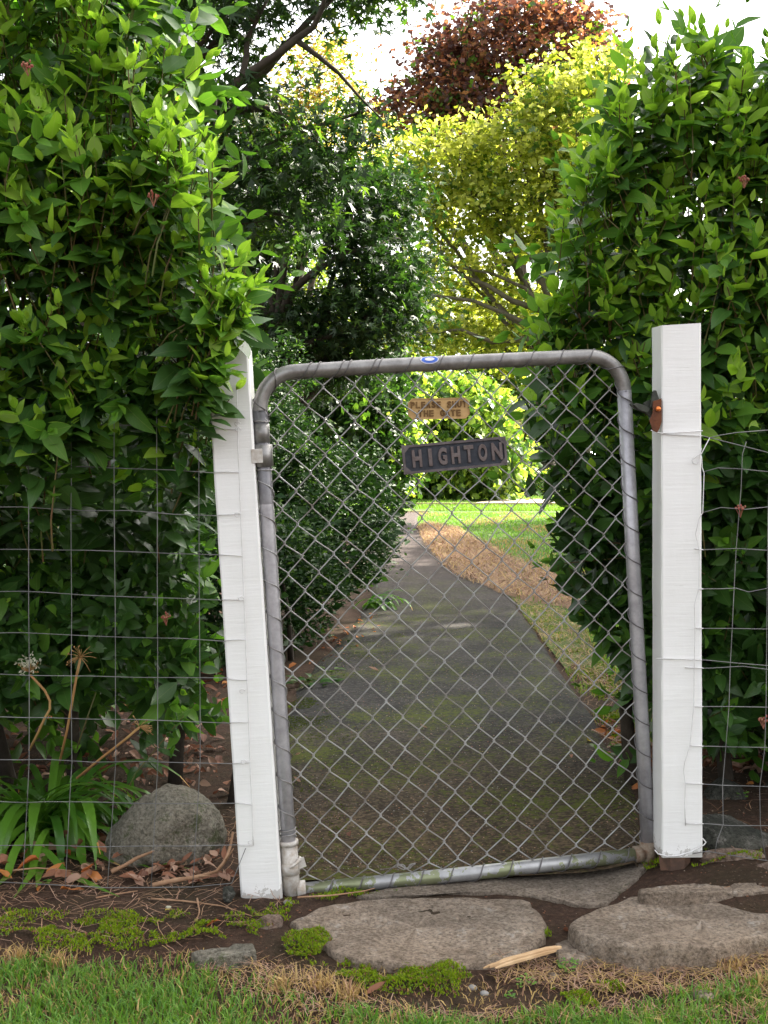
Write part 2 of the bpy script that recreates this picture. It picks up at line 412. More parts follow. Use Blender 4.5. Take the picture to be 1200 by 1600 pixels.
def soil_mat():
    m, t = nodes('soil'); b = NB(t); co = b.coord()
    a = b.noise(3, 6, .7, co); f = b.noise(70, 8, .75, co)
    col = b.ramp(f, [(.3, (.026, .015, .010)), (.55, (.070, .040, .026)), (.75, (.15, .095, .065))])
    col = b.mix(b.ramp(a, [(.45, (0, 0, 0)), (.62, (.6, .6, .6))]), col, (.035, .030, .014))
    h = b.math('ADD', f, b.math('MULTIPLY', b.noise(260, 4, .7, co), .5))
    b.out(b.bsdf(col, .95, 0, .2, b.bump(h, .9, .012))); return m
M['soil'] = soil_mat()
def path_mat():
    m, t = nodes('path_surface'); b = NB(t); co = b.coord()
    sp = b.n('ShaderNodeSeparateXYZ'); b.l(co, sp.inputs[0])
    big = b.noise(2.2, 6, .7, co); fine = b.noise(120, 6, .75, co)
    base = b.ramp(big, [(.35, (.030, .030, .030)), (.55, (.055, .052, .050)), (.7, (.085, .078, .074))])
    brown = b.ramp(b.noise(5, 6, .7, co), [(.35, (.065, .045, .026)), (.65, (.115, .08, .045))])
    nearf = b.math('SUBTRACT', 1.0, b.math('DIVIDE', b.math('SUBTRACT', sp.outputs[1], 2.9), 1.7))
    nf = b.math('MINIMUM', b.math('MAXIMUM', b.math('ADD', nearf, b.math('SUBTRACT', big, .5)), 0.0), 1.0)
    col = b.mix(b.math('MULTIPLY', nf, .8), base, brown)
    # pinkish dusty asphalt farther on
    far = b.math('MINIMUM', b.math('MAXIMUM', b.math('DIVIDE', b.math('SUBTRACT', sp.outputs[1], 7.0), 5.0), 0.0), 1.0)
    col = b.mix(b.math('MULTIPLY', far, .8), col, (.10, .082, .078))
    vo = b.n('ShaderNodeTexVoronoi'); vo.inputs['Scale'].default_value = 105; b.l(co, vo.inputs['Vector'])
    agg = b.n('ShaderNodeSeparateXYZ'); b.l(vo.outputs['Color'], agg.inputs[0])
    col = b.mix(.8, col, b.ramp(agg.outputs[0], [(.0, (.45, .45, .45)), (.6, (1.0, 1.0, 1.0)), (1.0, (1.9, 1.85, 1.8))]), 'MULTIPLY')
    col = b.mix(.6, col, b.ramp(fine, [(.35, (.35, .35, .35)), (.62, (1.3, 1.3, 1.3))]), 'MULTIPLY')
    mn = b.noise(1.7, 8, .72, co); mf = b.noise(48, 8, .85, co)
    mfac = b.math('MULTIPLY', b.math('GREATER_THAN', b.math('ADD', b.math('MULTIPLY', mn, .8), b.math('MULTIPLY', mf, 1.3)), 1.12), b.math('SUBTRACT', 1.0, far))
    col = b.mix(b.math('MULTIPLY', mfac, .8), col, (.085, .105, .014))
    h = b.math('ADD', fine, b.math('MULTIPLY', mf, .7))
    b.out(b.bsdf(col, 1.0, 0, .12, b.bump(h, .8, .006))); return m
M['path'] = path_mat()
def lawn_mat():
    m, t = nodes('lawn'); b = NB(t); co = b.coord()
    a = b.noise(1.3, 6, .7, co); f = b.noise(45, 6, .8, co)
    col = b.ramp(f, [(.3, (.035, .06, .012)), (.6, (.09, .15, .03)), (.8, (.14, .2, .05))])
    col = b.mix(b.ramp(a, [(.52, (0, 0, 0)), (.66, (.7, .7, .7))]), col, (.20, .14, .07))
    b.out(b.bsdf(col, .9, 0, .2, b.bump(f, .8, .02))); return m
M['lawn'] = lawn_mat()

# ------------------------------------------------------------------ leaf templates
def ovate(width=.40, rows=5, fold=.12, curl=.18, wave=0.0, tipw=1.0, seed=0):
    rnd = random.Random(seed)
    v, f, uv = [], [], []
    prof = []
    for i in range(rows + 1):
        t = i / rows
        prof.append((t, width / 2 * (math.sin(math.pi * t ** .85) ** .85 if 0 < t < 1 else 0)))
    for i, (t, wd) in enumerate(prof):
        z0 = -curl * t * t
        v.append((0, t, z0)); uv.append((.5, t))
        if 0 < i < rows:
            zz = fold * wd / (width / 2)
            v.append((-wd, t - .02, z0 + zz * .5 + rnd.uniform(-wave, wave))); uv.append((.5 - wd / width, t))
            v.append((wd, t - .02, z0 + zz * .5 + rnd.uniform(-wave, wave))); uv.append((.5 + wd / width, t))
    idx = [0]; k = 1
    for i in range(1, rows): idx.append(k); k += 3
    idx.append(k)
    for i in range(rows):
        a, b = idx[i], idx[i + 1]
        if i == 0: f += [(a, b + 2, b), (a, b, b + 1)]
        elif i == rows - 1: f += [(a, a + 2, b), (a, b, a + 1)]
        else: f += [(a, a + 2, b + 2, b), (a, b, b + 1, a + 1)]
    return Tmpl(v, f, uv)
T_HEDGE = [ovate(.52, 5, .10, .20, .01, seed=1), ovate(.46, 5, .16, .35, .015, seed=2), ovate(.56, 5, .07, .05, .02, seed=3)]
T_NEW = [ovate(.42, 5, .20, -.12, .0, seed=4), ovate(.48, 5, .16, -.05, .01, seed=5)]
T_RHOMB = [Tmpl([(0, 0, 0), (-.26, .5, .06), (0, 1, -.12), (.26, .5, .06)], [(0, 2, 1), (0, 3, 2)], [(.5, 0), (0, .5), (.5, 1), (1, .5)])]
def star():
    v = [(0, .1, 0)]; f = []
    tips = [(-80, .55), (-42, .85), (0, 1.0), (42, .85), (80, .55)]
    ring = []
    nots = [-115, -60, -21, 21, 60, 115]
    for i in range(6):
        a = R(nots[i]); r = .30 if 0 < i < 5 else .12
        ring.append((math.sin(a) * r, .1 + math.cos(a) * r, .03))
        if i < 5:
            a2, r2 = R(tips[i][0]), tips[i][1]
            ring.append((math.sin(a2) * r2, .1 + math.cos(a2) * r2, -.10))
    v += ring
    for i in range(1, len(ring)): f.append((0, i + 1, i))
    return Tmpl(v, f)
T_STAR = [star()]
T_LOBE = [Tmpl([(0, 0, 0), (-.5, .25, .05), (-.22, .45, 0), (-.35, .8, -.05), (0, 1, -.15), (.35, .8, -.05), (.22, .45, 0), (.5, .25, .05)],
               [(0, 2, 1), (0, 4, 3, 2), (0, 6, 5, 4), (0, 7, 6)])]

def rand_unit(n):
    d = rng.normal(size=(n, 3)); return d / np.linalg.norm(d, axis=1, keepdims=True)

# ------------------------------------------------------------------ setting: ground, path, lawn
def axis(lo, hi, near0, near1, step, grow):
    a = list(np.arange(near0, near1 + 1e-6, step)); s = step
    x = near1
    while x < hi: s *= grow; x += s; a.append(min(x, hi))
    s = step; x = near0; pre = []
    while x > lo: s *= grow; x -= s; pre.append(max(x, lo))
    return np.array(pre[::-1] + a)
def ground():
    xs = axis(-400, 400, -2.0, 2.0, .02, 1.22); ys = axis(-60, 600, 1.3, 5.0, .02, 1.2)
    X, Y = np.meshgrid(xs, ys)
    amp = sst(1.0, 1.5, Y) * (1 - sst(5.0, 7.0, Y)) * (1 - sst(2.0, 4, np.abs(X)))
    Z = hgt(X, Y) + amp * ((fbm(X * 9, Y * 9, 3) - .5) * .018 + (fbm(X * 45, Y * 45, 5, 3) - .5) * .010) - .006
    nx, ny = len(xs), len(ys)
    V = np.stack([X, Y, Z], -1).reshape(-1, 3)
    i = np.arange(nx - 1)[None] + (np.arange(ny - 1) * nx)[:, None]
    q = np.stack([i, i + 1, i + 1 + nx, i + nx], -1).reshape(-1, 4)
    me = np_mesh('ground', V, q.ravel(), np.full(len(q), 4), [M['soil']])
    tag(link('ground', me), 'dark bare soil under the hedges and around the gate', kind='structure')
ground()

# path edges: (left px, left py), (right px, right py) read as places on the ground
PR = [G(1012, 1380), G(1003, 1300), G(975, 1220), G(930, 1130), G(880, 1050), G(850, 1010), G(820, 965), G(800, 938), G(745, 905), G(692, 872), G(664, 845), G(650, 822), G(655, 806)]
PL = [G(448, 1395), G(440, 1320), G(437, 1240), G(440, 1150), G(462, 1080), G(505, 1030), G(545, 985), G(575, 945), G(583, 905), G(578, 870), G(575, 840), G(570, 818), G(560, 806)]
def resample(pts, n):
    d = [0]
    for a, b in zip(pts[:-1], pts[1:]): d.append(d[-1] + (b - a).length)
    o = []
    for k in range(n):
        t = d[-1] * k / (n - 1)
        for i in range(len(pts) - 1):
            if t <= d[i + 1] + 1e-9:
                u = (t - d[i]) / max(d[i + 1] - d[i], 1e-9); o.append(pts[i].lerp(pts[i + 1], u)); break
    return o
def path():
    n = 160; m = 26
    L_, R_ = resample(PL, n), resample(PR, n)
    vs_, fs_ = [], []
    for i in range(n):
        for j in range(m):
            p = L_[i].lerp(R_[i], j / (m - 1))
            e = .02 * (vnoise(i * .6, j, 4) - .5) + .03 * (vnoise(i * .17, j * .0, 9) - .5)
            x, y = p.x + (float(e) if j in (0, m - 1) else 0), p.y
            z = H(x, y) + .016 + .004 * (float(vnoise(x * 6, y * 6, 2)) - .5)
            if j in (0, m - 1): z -= .022
            vs_.append((x, y, z))
    for i in range(n - 1):
        for j in range(m - 1):
            a = i * m + j; fs_.append((a, a + 1, a + 1 + m, a + m))
    b = MB(); b.add(vs_, fs_)
    tag(b.build('path', M['path'], smooth=True), 'narrow dark mossy path leading away behind the gate', kind='structure')
    # the branch going left where the path ends at the far lawn
    a = MB(); p1, p2 = G(655, 806), G(560, 806)
    a.add([(-9, p1.y - .6, .012), (p1.x + .1, p1.y - .6, .012), (p1.x + .25, p1.y + 1.3, .012), (-9, p1.y + 1.3, .012)], [(0, 1, 2, 3)])
    tag(a.build('path', M['path']), 'grey cross path meeting the garden path before the sunlit lawn', kind='structure')
path()
def sheet(name, pts, z, m, label):
    b = MB(); b.add([(p[0], p[1], z) for p in pts], [tuple(range(len(pts)))])
    return tag(b.build(name, M[m]), label, kind='structure')
lp = [(p.x + .02, p.y) for p in PR[4:]]
sheet('lawn', [(40, 5.2), (1.9, 5.0), (1.55, 5.15), (1.25, 5.2), (PR[4].x + .22, 5.6), (PR[4].x + .08, 5.9)] + lp + [(PR[-1].x + .3, 25.0), (40, 25.0)], .004, 'lawn', 'shaded lawn to the right of the path')
sheet('lawn', [(-80, 25.0), (80, 25.0), (80, 90), (-80, 90)], .002, 'lawn', 'sunlit lawn beyond the end of the path')
sheet('driveway', [(G(730, 790).x, 29.0), (40, 29.0), (40, 33.5), (G(780, 782).x, 33.5)], .008, 'drive', 'pale sandy driveway strip crossing behind the lawn')

def pip(P, poly):
    x, y = P[:, 0], P[:, 1]; ins = np.zeros(len(P), bool); n = len(poly)
    for i in range(n):
        x1, y1 = poly[i][0], poly[i][1]; x2, y2 = poly[(i + 1) % n][0], poly[(i + 1) % n][1]
        c = ((y1 > y) != (y2 > y)) & (x < (x2 - x1) * (y - y1) / ((y2 - y1) if y2 != y1 else 1e-9) + x1)
        ins ^= c
    return ins
PATHPOLY = [(p.x, p.y) for p in PL] + [(p.x, p.y) for p in PR[::-1]]

def on_ground(P2):
    return np.column_stack([P2, hgt(P2[:, 0], P2[:, 1])])

def blades(name, P, h, wd, lean, mats, mid, label=None, cat=None, kind='stuff', parent=None):
    """curved grass blades at the 3-D points P"""
    n = len(P); a = rng.uniform(0, 2 * np.pi, n)
    side = np.column_stack([np.cos(a), np.sin(a), np.zeros(n)])
    b_ = rng.uniform(0, 2 * np.pi, n)
    ld = np.column_stack([np.cos(b_), np.sin(b_), np.zeros(n)]) * (lean * rng.uniform(.2, 1.3, n))[:, None]
    up = np.array([0, 0, 1.0])
    hh = h[:, None]; ww = wd[:, None]
    p1 = P - side * ww; p2 = P + side * ww
    mdl = P + up * hh * .55 + ld * hh * .3
    m1 = mdl - side * ww * .8; m2 = mdl + side * ww * .8
    tip = P + up * hh * (1 - .35 * np.minimum(1, np.linalg.norm(ld, axis=1)))[:, None] + ld * hh
    V = np.stack([p1, p2, m1, m2, tip], 1).reshape(-1, 3)
    base = (np.arange(n) * 5)[:, None]
    lo = (np.array([0, 1, 3, 2, 2, 3, 4])[None] + base).ravel()
    tot = np.tile([4, 3], n)
    me = np_mesh(name, V, lo, tot, mats, np.repeat(mid, 2), None, True)
    return tag(link(name, me, parent), label, cat, kind=kind)

# ------------------------------------------------------------------ posts
def frame_from(origin, zaxis, yhint=Vector((0, 1, 0))):
    z = Vector(zaxis).normalized(); x = yhint.cross(z).normalized(); y = z.cross(x)
    m = Matrix((x, y, z)).transposed().to_4x4(); m.translation = origin; return m
def post(name, label, pb, pt, wx, dy, skew=0):
    """pb, pt: middle of the front face at foot and top"""
    L = (pt - pb).length
    n = 26; vs_, fs_ = [], []
    rnd = random.Random(5 + int(wx * 1e4))
    for i in range(n + 1):
        t = i / n; z = L * t
        j = [rnd.uniform(-.0007, .0007) for _ in range(8)]
        c = .004
        zt = (lambda y: z - (.006 * y / dy if i == n else 0))
        zb = (lambda x: (skew * (x + wx / 2) / wx) if i == 0 else 0)
        hx = wx / 2
        for k, (x, y) in enumerate([(-hx + c, 0), (hx - c, 0), (hx, c), (hx, dy - c), (hx - c, dy), (-hx + c, dy), (-hx, dy - c), (-hx, c)]):
            vs_.append((x + j[k], y + j[(k + 3) % 8], zt(y) + zb(x)))
    for i in range(n):
        for k in range(8):
            a = i * 8 + k; b_ = i * 8 + (k + 1) % 8
            fs_.append((a, b_, b_ + 8, a + 8))
    fs_.append(tuple(range(8))[::-1]); fs_.append(tuple(n * 8 + k for k in range(8)))
    b = MB(); b.add(vs_, fs_)
    o = b.build(name, M['white_paint'])
    o.matrix_world = frame_from(pb, pt - pb)
    return tag(o, label, 'post', 'white gate posts')
post('gate_post', 'white painted timber post leaning left, gate hinged to it, leaves over its top', W(408.5, 1402, 2.685), W(354, 541, 2.685), .0945, .09, -.028)
rp = thing('gate_post', 'upright white square timber post on the latch side of the gate', 'post', W(1066, 1340, 2.72), 'white gate posts')
def rpost():
    base = W(1067.5, 1340, 2.72); top = W(1064.5, 508, 2.72)
    rp.matrix_world = frame_from(base, top - base)
    b = MB(); wx, dy = .0905, .098; L = (top - base).length; hx = wx / 2; c = .003; n = 30
    vs_, fs_ = [], []; rnd = random.Random(3)
    for i in range(n + 1):
        t = i / n
        j = [rnd.uniform(-.0006, .0006) for _ in range(8)]
        for k, (x, y) in enumerate([(-hx + c, 0), (hx - c, 0), (hx, c), (hx, dy - c), (hx - c, dy), (-hx + c, dy), (-hx, dy - c), (-hx, c)]):
            z = L * t + (.004 * (1 if x > 0 else 0) + .005 * y / dy if i == n else 0)
            vs_.append((x + j[k] - .004 * (1 - t) * (1 if x < 0 else 0), y + j[(k + 3) % 8], z))
    for i in range(n):
        for k in range(8): fs_.append((i * 8 + k, i * 8 + (k + 1) % 8, i * 8 + 8 + (k + 1) % 8, i * 8 + 8 + k))
    fs_.append(tuple(range(8))[::-1]); fs_.append(tuple(n * 8 + k for k in range(8)))
    b.add(vs_, fs_); b.build('post_body', M['white_paint'], rp)
    s = MB(); s.tube([(-.012, .04, -.075), (-.012, .04, .002)], [.030, .040], 7)
    s.build('bare_wood_foot', mat('bare_wood', (.20, .11, .07), .8, c2=(.09, .055, .04), scale=30), rp)
rpost()

# ------------------------------------------------------------------ gate
gBL, gBR, gTL = W(456, 1391, 2.715), W(1013, 1333, 2.82), W(410, 583, 2.712)
gu = (gBR - gBL).normalized(); gw = (gBR - gBL).length
gv = (gTL - gBL); gv = (gv - gu * gv.dot(gu)); gh = gv.length; gv.normalize()
gy = gv.cross(gu)
GM = Matrix((gu, gy, gv)).transposed().to_4x4(); GM.translation = gBL; GMI = GM.inverted()
def gloc(px, py, y=0.0):
    """where the sight line through a photo pixel meets the gate's plane, in the gate's own axes"""
    o = GMI @ CAM; d = (GMI @ W(px, py, 3.0)) - o
    t = (y - o.y) / d.y; return o + d * t
gate = thing('garden_gate', 'tilted chain link gate in a bent grey steel tube frame', 'gate')
gate.matrix_world = GM
TR = .0168; RB = .085
def arc(cx, cz, a0, a1, r, n=10): return [(cx + r * math.cos(R(a0 + (a1 - a0) * k / n)), 0, cz + r * math.sin(R(a0 + (a1 - a0) * k / n))) for k in range(n + 1)]
fp = [(0, 0, .0), (0, 0, .3), (0, 0, .6), (0, 0, .9)] + arc(RB, gh - RB, 180, 90, RB) + [(gw * .35, 0, gh + .002), (gw * .6, 0, gh + .001)] + arc(gw - RB, gh - RB, 90, 0, RB) + [(gw, 0, .7), (gw + .001, 0, .3), (gw, 0, .0)]
# smooth finer tube for the arch; split in stile and rail so each can be told apart
MB().tube([p for p in fp if p[0] <= 1e-6], TR, 20).build('hinge_stile', M['galv'], gate, True)
i0 = 3; arch = fp[4:-3]
MB().tube([(0, 0, gh - RB - .004)] + arch + [(gw, 0, gh - RB - .004)], TR, 20).build('top_rail', M['galv_dark'], gate, True)
MB().tube([(gw, 0, gh - RB)] + fp[-3:-1] + [(gw, 0, -.012)], TR, 20).build('latch_stile', M['galv'], gate, True)
MB().tube([(0, 0, .9), (0, 0, gh - RB)], TR, 20).build('hinge_stile', M['galv'], gate, True)
MB().tube([(-.002, .0, -.002), (gw * .5, 0, -.004), (gw + .002, 0, -.001)], TR * .98, 20).build('bottom_rail', M['galv_moss'], gate, True)
# corner fittings
b = MB(); b.tube([(gw, 0, -.028), (gw, 0, .030)], TR * 1.22, 16); b.tube([(gw - .035, 0, 0), (gw - .012, 0, 0)], TR * 1.2, 16); b.build('corner_fitting', M['rusty'], gate, True)
b = MB(); b.tube([(0, 0, -.028), (0, 0, .11)], TR * 1.16, 16); b.tube([(0, 0, .108), (0, 0, .118)], TR * 1.34, 16); b.tube([(.012, 0, 0), (.032, 0, 0)], TR * 1.2, 16); b.build('corner_fitting', M['fitting'], gate, True)
def hinge(z, tube_len, lug, dark):
    b = MB(); b.tube([(0, 0, z - tube_len / 2), (0, 0, z + tube_len / 2)], TR * 1.32, 18)
    col = b.build('hinge_collar', M[dark], gate, True)
    if lug < 0:
        q = MB(); q.box((lug / 2 - .012, .0, z), (abs(lug), .010, .030)); q.box((-.015, -.0225, z), (.026, .006, .032))
    else:
        q = MB(); q.tube([(.004 + .020 * math.cos(a), -.003 + .022 * math.sin(a), z + .012 + .01 * math.cos(a)) for a in [k * math.pi / 8 - 1.9 for k in range(13)]], .004, 6)
        q.box((.018, -.012, z + .012), (.034, .003, .024), rot=Matrix.Rotation(R(-12), 3, 'Y')); q.box((-.022, .0, z), (.024, .010, .022))
    q.build('hinge_lug', M['fitting'], gate, bevel=.001); return col
zh = gloc(412, 712).z
hinge(zh, .050, -.036, 'galv_dark'); 
MB().tube([(0, 0, zh + .03), (0, 0, zh + .072)], TR * 1.10, 18).build('collar_sleeve', M['galv_dark'], gate, True)
hinge(gloc(455, 1356).z, .026, .03, 'fitting')
# chain link: every zigzag wire its own part
CW, CH = .0353, .0772
ncol = int(round(gw / CW)); CW = gw / ncol
def knot(c, k):
    """position of the meeting point of wires in column line c at row k"""
    dx = (float(vnoise(c * .7, k * .6, 21)) - .5) * .0065; dz = (float(vnoise(c * .8, k * .7, 22)) - .5) * .009
    return c * CW + dx + .004 * math.sin(k * .45), k * CH / 2 + dz
def zlim(x):
    if x < RB: return gh - RB + math.sqrt(max(0, RB ** 2 - (RB - x) ** 2)) - TR * .5
    if x > gw - RB: return gh - RB + math.sqrt(max(0, RB ** 2 - (x - gw + RB) ** 2)) - TR * .5
    return gh - TR * .8
nrow = int(gh / (CH / 2)) + 1
for c in range(ncol):
    pts = []
    for k in range(0, nrow + 1):
        side = (k + c) % 2           # at even rows the wire is on its left line
        cc = c + side
        x, z = knot(cc, k)
        inside = cc in (0, ncol)
        if z < TR * .6: z = TR * .6 + .001 * k
        lim = zlim(min(max(x, .004), gw - .004))
        if z > lim:
            if not pts: continue
            px_, _, pz_ = pts[-1]
            t = (lim - pz_) / max(z - pz_, 1e-6)
            if t > .08: pts.append((px_ + (x - px_) * t, 0, lim))
            break
        s = 1 if side else -1
        dep = .0022
        x2 = x + s * .0016
        if inside: x2 = x + s * .002
        if k == 0: pts.append((x2, -dep * s, z + .002))
        else: pts += [(x2 - s * .004, -dep * .3 * s, z - .0048), (x2, -dep * s, z - .002), (x2, dep * s, z + .002), (x2 - s * .004, dep * .3 * s, z + .0048)]
    if len(pts) > 2:
        MB().tube(pts, .00155, 6).build('wire', M['wire'], gate, True)
# tie wire wound round the frame
def helix(path_pts, pitch, phase, r=TR + .0016, wr=.0014, n_turn=22):
    P = [Vector(p) for p in path_pts]
    d = [0]
    for a, b_ in zip(P[:-1], P[1:]): d.append(d[-1] + (b_ - a).length)
    tot = d[-1]; N = int(tot / pitch * n_turn); o = []
    for k in range(N + 1):
        s = tot * k / N; i = 0
        while i < len(d) - 2 and s > d[i + 1]: i += 1
        u = (s - d[i]) / (d[i + 1] - d[i]); p = P[i].lerp(P[i + 1], u); t = (P[i + 1] - P[i]).normalized()
        nrm = Vector((0, 1, 0)); q = t.cross(nrm)
        a = 2 * math.pi * s / pitch + phase
        a += .55 * math.sin(a)
        o.append(p + (q * math.cos(a) + nrm * math.sin(a)) * r)
    return o
MB().tube(helix([(0, 0, .125), (0, 0, zh - .03)], CH * .985, .2), .0014, 5).build('tie_wire', M['wire'], gate, True)
MB().tube(helix([(0, 0, zh + .075), (0, 0, gh - RB)] + arch[1:12], CH * .98, 2.2), .0014, 5).build('tie_wire', M['wire_dark'], gate, True)
MB().tube(helix(arch[10:] , 2 * CW, 1.0), .0014, 5).build('tie_wire', M['wire_dark'], gate, True)
MB().tube(helix([(gw, 0, gh - RB), (gw, 0, .02)], CH, 3.4), .0014, 5).build('tie_wire', M['wire_dark'], gate, True)
MB().tube(helix([(.03, 0, -.003), (gw * .5, 0, -.004), (gw - .03, 0, -.001)], 2 * CW, .4), .0014, 5).build('tie_wire', M['wire_dark'], gate, True)
for z in (zh + .078, zh - .033):
    MB().tube([((TR + .002) * math.cos(a), (TR + .002) * math.sin(a), z + .001 * math.sin(a * 2)) for a in [k * math.pi / 9 for k in range(19)]], .0014, 5).build('tie_wire', M['wire'], gate, True)
MB().tube([((TR + .002) * math.cos(a), (TR + .002) * math.sin(a), .126 + .0006 * k) for k, a in enumerate([k * math.pi / 9 for k in range(37)])], .0014, 5).build('tie_wire', M['wire'], gate, True)
# twist of wire tying the mesh near the foot
c0 = gloc(633, 1352)
b = MB()
for q in range(3):
    b.tube([(c0.x - .022 + .044 * t + .002 * math.sin(t * 20 + q), -.006 - .003 * q, c0.z + .006 * math.sin(t * math.pi * 2.2 + q) ) for t in [k / 14 for k in range(15)]], .0012, 5)
b.tube([(c0.x - .06, -.004, c0.z - .003), (c0.x - .02, -.006, c0.z)], .0009, 5)
b.build('wire_twist', M['wire'], gate, True)
# oval maker's badge on the top rail
bc = gloc(670, 570)
def oval(rx, rz, wrap, thick, m, parent, name, zoff=0.0):
    N = 28; vs_ = []
    for layer in (0, 1):
        for k in range(N):
            a = 2 * math.pi * k / N; z = rz * math.sin(a); ang = (zoff + z) / TR
            rr = TR + wrap + thick * layer
            vs_.append((bc.x + rx * math.cos(a), -rr * math.cos(ang), gh + .0015 + rr * math.sin(ang)))
    b = MB(); b.add(vs_, [tuple(range(N, 2 * N)), tuple(range(N))[::-1]] + [(k, (k + 1) % N, N + (k + 1) % N, N + k) for k in range(N)])
    return b.build(name, m, parent)
bd = oval(.0215, .0100, .0003, .0012, M['badge_white'], gate, 'maker_badge', .0085)
oval(.0190, .0080, .0016, .0006, M['badge_blue'], bd, 'enamel_face', .0085)
oval(.0115, .0042, .0023, .0004, M['badge_white'], bd, 'raised_mark', .0090)

# ------------------------------------------------------------------ signs on the gate
def text_mesh(s, size, bold=.0, extrude=.002, sx=1.0):
    cu = bpy.data.curves.new('t', 'FONT'); cu.body = s; cu.size = size; cu.extrude = extrude; cu.offset = bold
    cu.bevel_depth = extrude * .25; cu.align_x = 'CENTER'; cu.align_y = 'CENTER'; cu.resolution_u = 4
    o = bpy.data.objects.new('t', cu); COL.objects.link(o)
    me = bpy.data.meshes.new_from_object(o.evaluated_get(bpy.context.evaluated_depsgraph_get()))
    bpy.data.objects.remove(o); bpy.data.curves.remove(cu)
    xs = [v.co.x for v in me.vertices]; ys = [v.co.y for v in me.vertices]
    cx, cyy = (min(xs) + max(xs)) / 2, (min(ys) + max(ys)) / 2
    return me, cx, cyy, max(xs) - min(xs), max(ys) - min(ys)
def put_letter(ch, parent, x, z, wd, ht, y, mt, bold, extrude):
    me, cx, cyy, w0, h0 = text_mesh(ch, .05, bold, extrude)
    for v in me.vertices:
        X = (v.co.x - cx) * wd / w0; Z = (v.co.y - cyy) * ht / h0
        v.co = (x + X, y - v.co.z, z + Z)
    me.materials.clear(); me.materials.append(mt); me.name = 'letter'
    o = bpy.data.objects.new('letter', me); COL.objects.link(o); o.parent = parent; return o
def plate_mat(p_left, p_right, y):
    a, c = gloc(*p_left, y), gloc(*p_right, y)
    mid = (a + c) / 2; ang = math.atan2(c.z - a.z, c.x - a.x)
    Mx = GM @ Matrix.Translation(mid) @ Matrix.Rotation(-ang, 4, 'Y')
    return Mx, (c - a).length
def prism(b, outline, y0, y1, m=0):
    n = len(outline)
    b.add([(x, y0, z) for x, z in outline] + [(x, y1, z) for x, z in outline],
          [tuple(range(n)), tuple(range(n, 2 * n))[::-1]] + [(k, (k + 1) % n, n + (k + 1) % n, n + k) for k in range(n)], m)
Mx, pw = plate_mat((629, 719), (791, 704), -.012)
sign = thing('name_plate', 'dark cast metal name plate HIGHTON wired to the front of the gate', 'sign'); sign.matrix_world = Mx
hw, hh = pw / 2, .0335
b = MB(); prism(b, [(-hw, -hh), (hw, -hh), (hw, hh), (-hw, hh)], -.001, .004); b.build('backplate', M['plate_dark'], sign, bevel=.001)
b = MB(); r_ = .0058; cc = .012
inner = [(-hw + r_ + cc, -hh + r_), (hw - r_ - cc, -hh + r_), (hw - r_, -hh + r_ + cc), (hw - r_, hh - r_ - cc), (hw - r_ - cc, hh - r_), (-hw + r_ + cc, hh - r_), (-hw + r_, hh - r_ - cc), (-hw + r_, -hh + r_ + cc)]
outer = [(-hw + cc, -hh), (hw - cc, -hh), (hw, -hh + cc), (hw, hh - cc), (hw - cc, hh), (-hw + cc, hh), (-hw, hh - cc), (-hw, -hh + cc)]
for y in (-.0055, -.001): b.v += [(x, y, z) for x, z in outer] + [(x, y, z) for x, z in inner]
for k in range(8):
    j = (k + 1) % 8
    for f in ((k, j, 8 + j, 8 + k), (16 + k, 16 + j, 24 + j, 24 + k), (k, j, 16 + j, 16 + k), (8 + k, 8 + j, 24 + j, 24 + k)): b.f.append(f); b.m.append(0)
for sx in (-1, 1):
    for sz in (-1, 1):  # corner triangles bringing the rim out square
        tri = [(sx * hw, sz * hh), (sx * hw, sz * (hh - cc - .0004)), (sx * (hw - cc - .0004), sz * hh)]
        prism(b, tri, -.0052, -.0008)
        b.tube([(sx * (hw - .0062), -.0068, sz * (hh - .0062)), (sx * (hw - .0062), -.004, sz * (hh - .0062))], .0026, 8)
b.build('rim', M['plate_rim'], sign)
sx0 = pw / 163.0
for ch, cxp, wpx in zip('HIGHTON', (22.5, 43.5, 63, 84, 105, 127, 150), (15, 5.5, 14, 14, 15, 14, 17)):
    put_letter(ch, sign, -hw + cxp * sx0 * .985, .0005, wpx * sx0, .0405, -.0035, M['plate_letter'], .0019, .0020)
for sx in (-1, 1):
    MB().tube([(sx * (hw - .0062), -.007, hh - .0062), (sx * (hw - .002), .006, hh - .008), (sx * (hw - .010), .014, hh - .004)], .0008, 5).build('tie', M['wire_dark'], sign)
Mx, pw2 = plate_mat((637.5, 639.5), (733, 637.5), .012)
s2 = thing('notice_plate', 'small brass plate PLEASE SHUT THE GATE tied behind the gate mesh', 'sign'); s2.matrix_world = Mx
hw, hh, cc = pw2 / 2, .0245, .0095
oc = [(-hw + cc, -hh), (hw - cc, -hh), (hw, -hh + cc), (hw, hh - cc), (hw - cc, hh), (-hw + cc, hh), (-hw, hh - cc), (-hw, -hh + cc)]
b = MB(); prism(b, oc, -.0015, .003); b.build('backplate', M['brass'], s2, bevel=.0008)
b = MB(); k8 = .955
for y in (-.0035, -.0015): b.v += [(x, y, z) for x, z in oc] + [(x * .975, y, z * .91) for x, z in oc]
for k in range(8):
    j = (k + 1) % 8
    for f in ((k, j, 8 + j, 8 + k), (16 + k, 16 + j, 24 + j, 24 + k), (k, j, 16 + j, 16 + k), (8 + k, 8 + j, 24 + j, 24 + k)): b.f.append(f); b.m.append(0)
b.build('rim', M['brass'], s2)
def line(txt, x0, x1, z, ht):
    n = len(txt); step = (x1 - x0) / (n - 1)
    for i, ch in enumerate(txt):
        if ch != ' ': put_letter(ch, s2, x0 + step * i, z, step * (.30 if ch == 'I' else .78), ht, -.0030, M['brass_letter'], .0014, .0016)
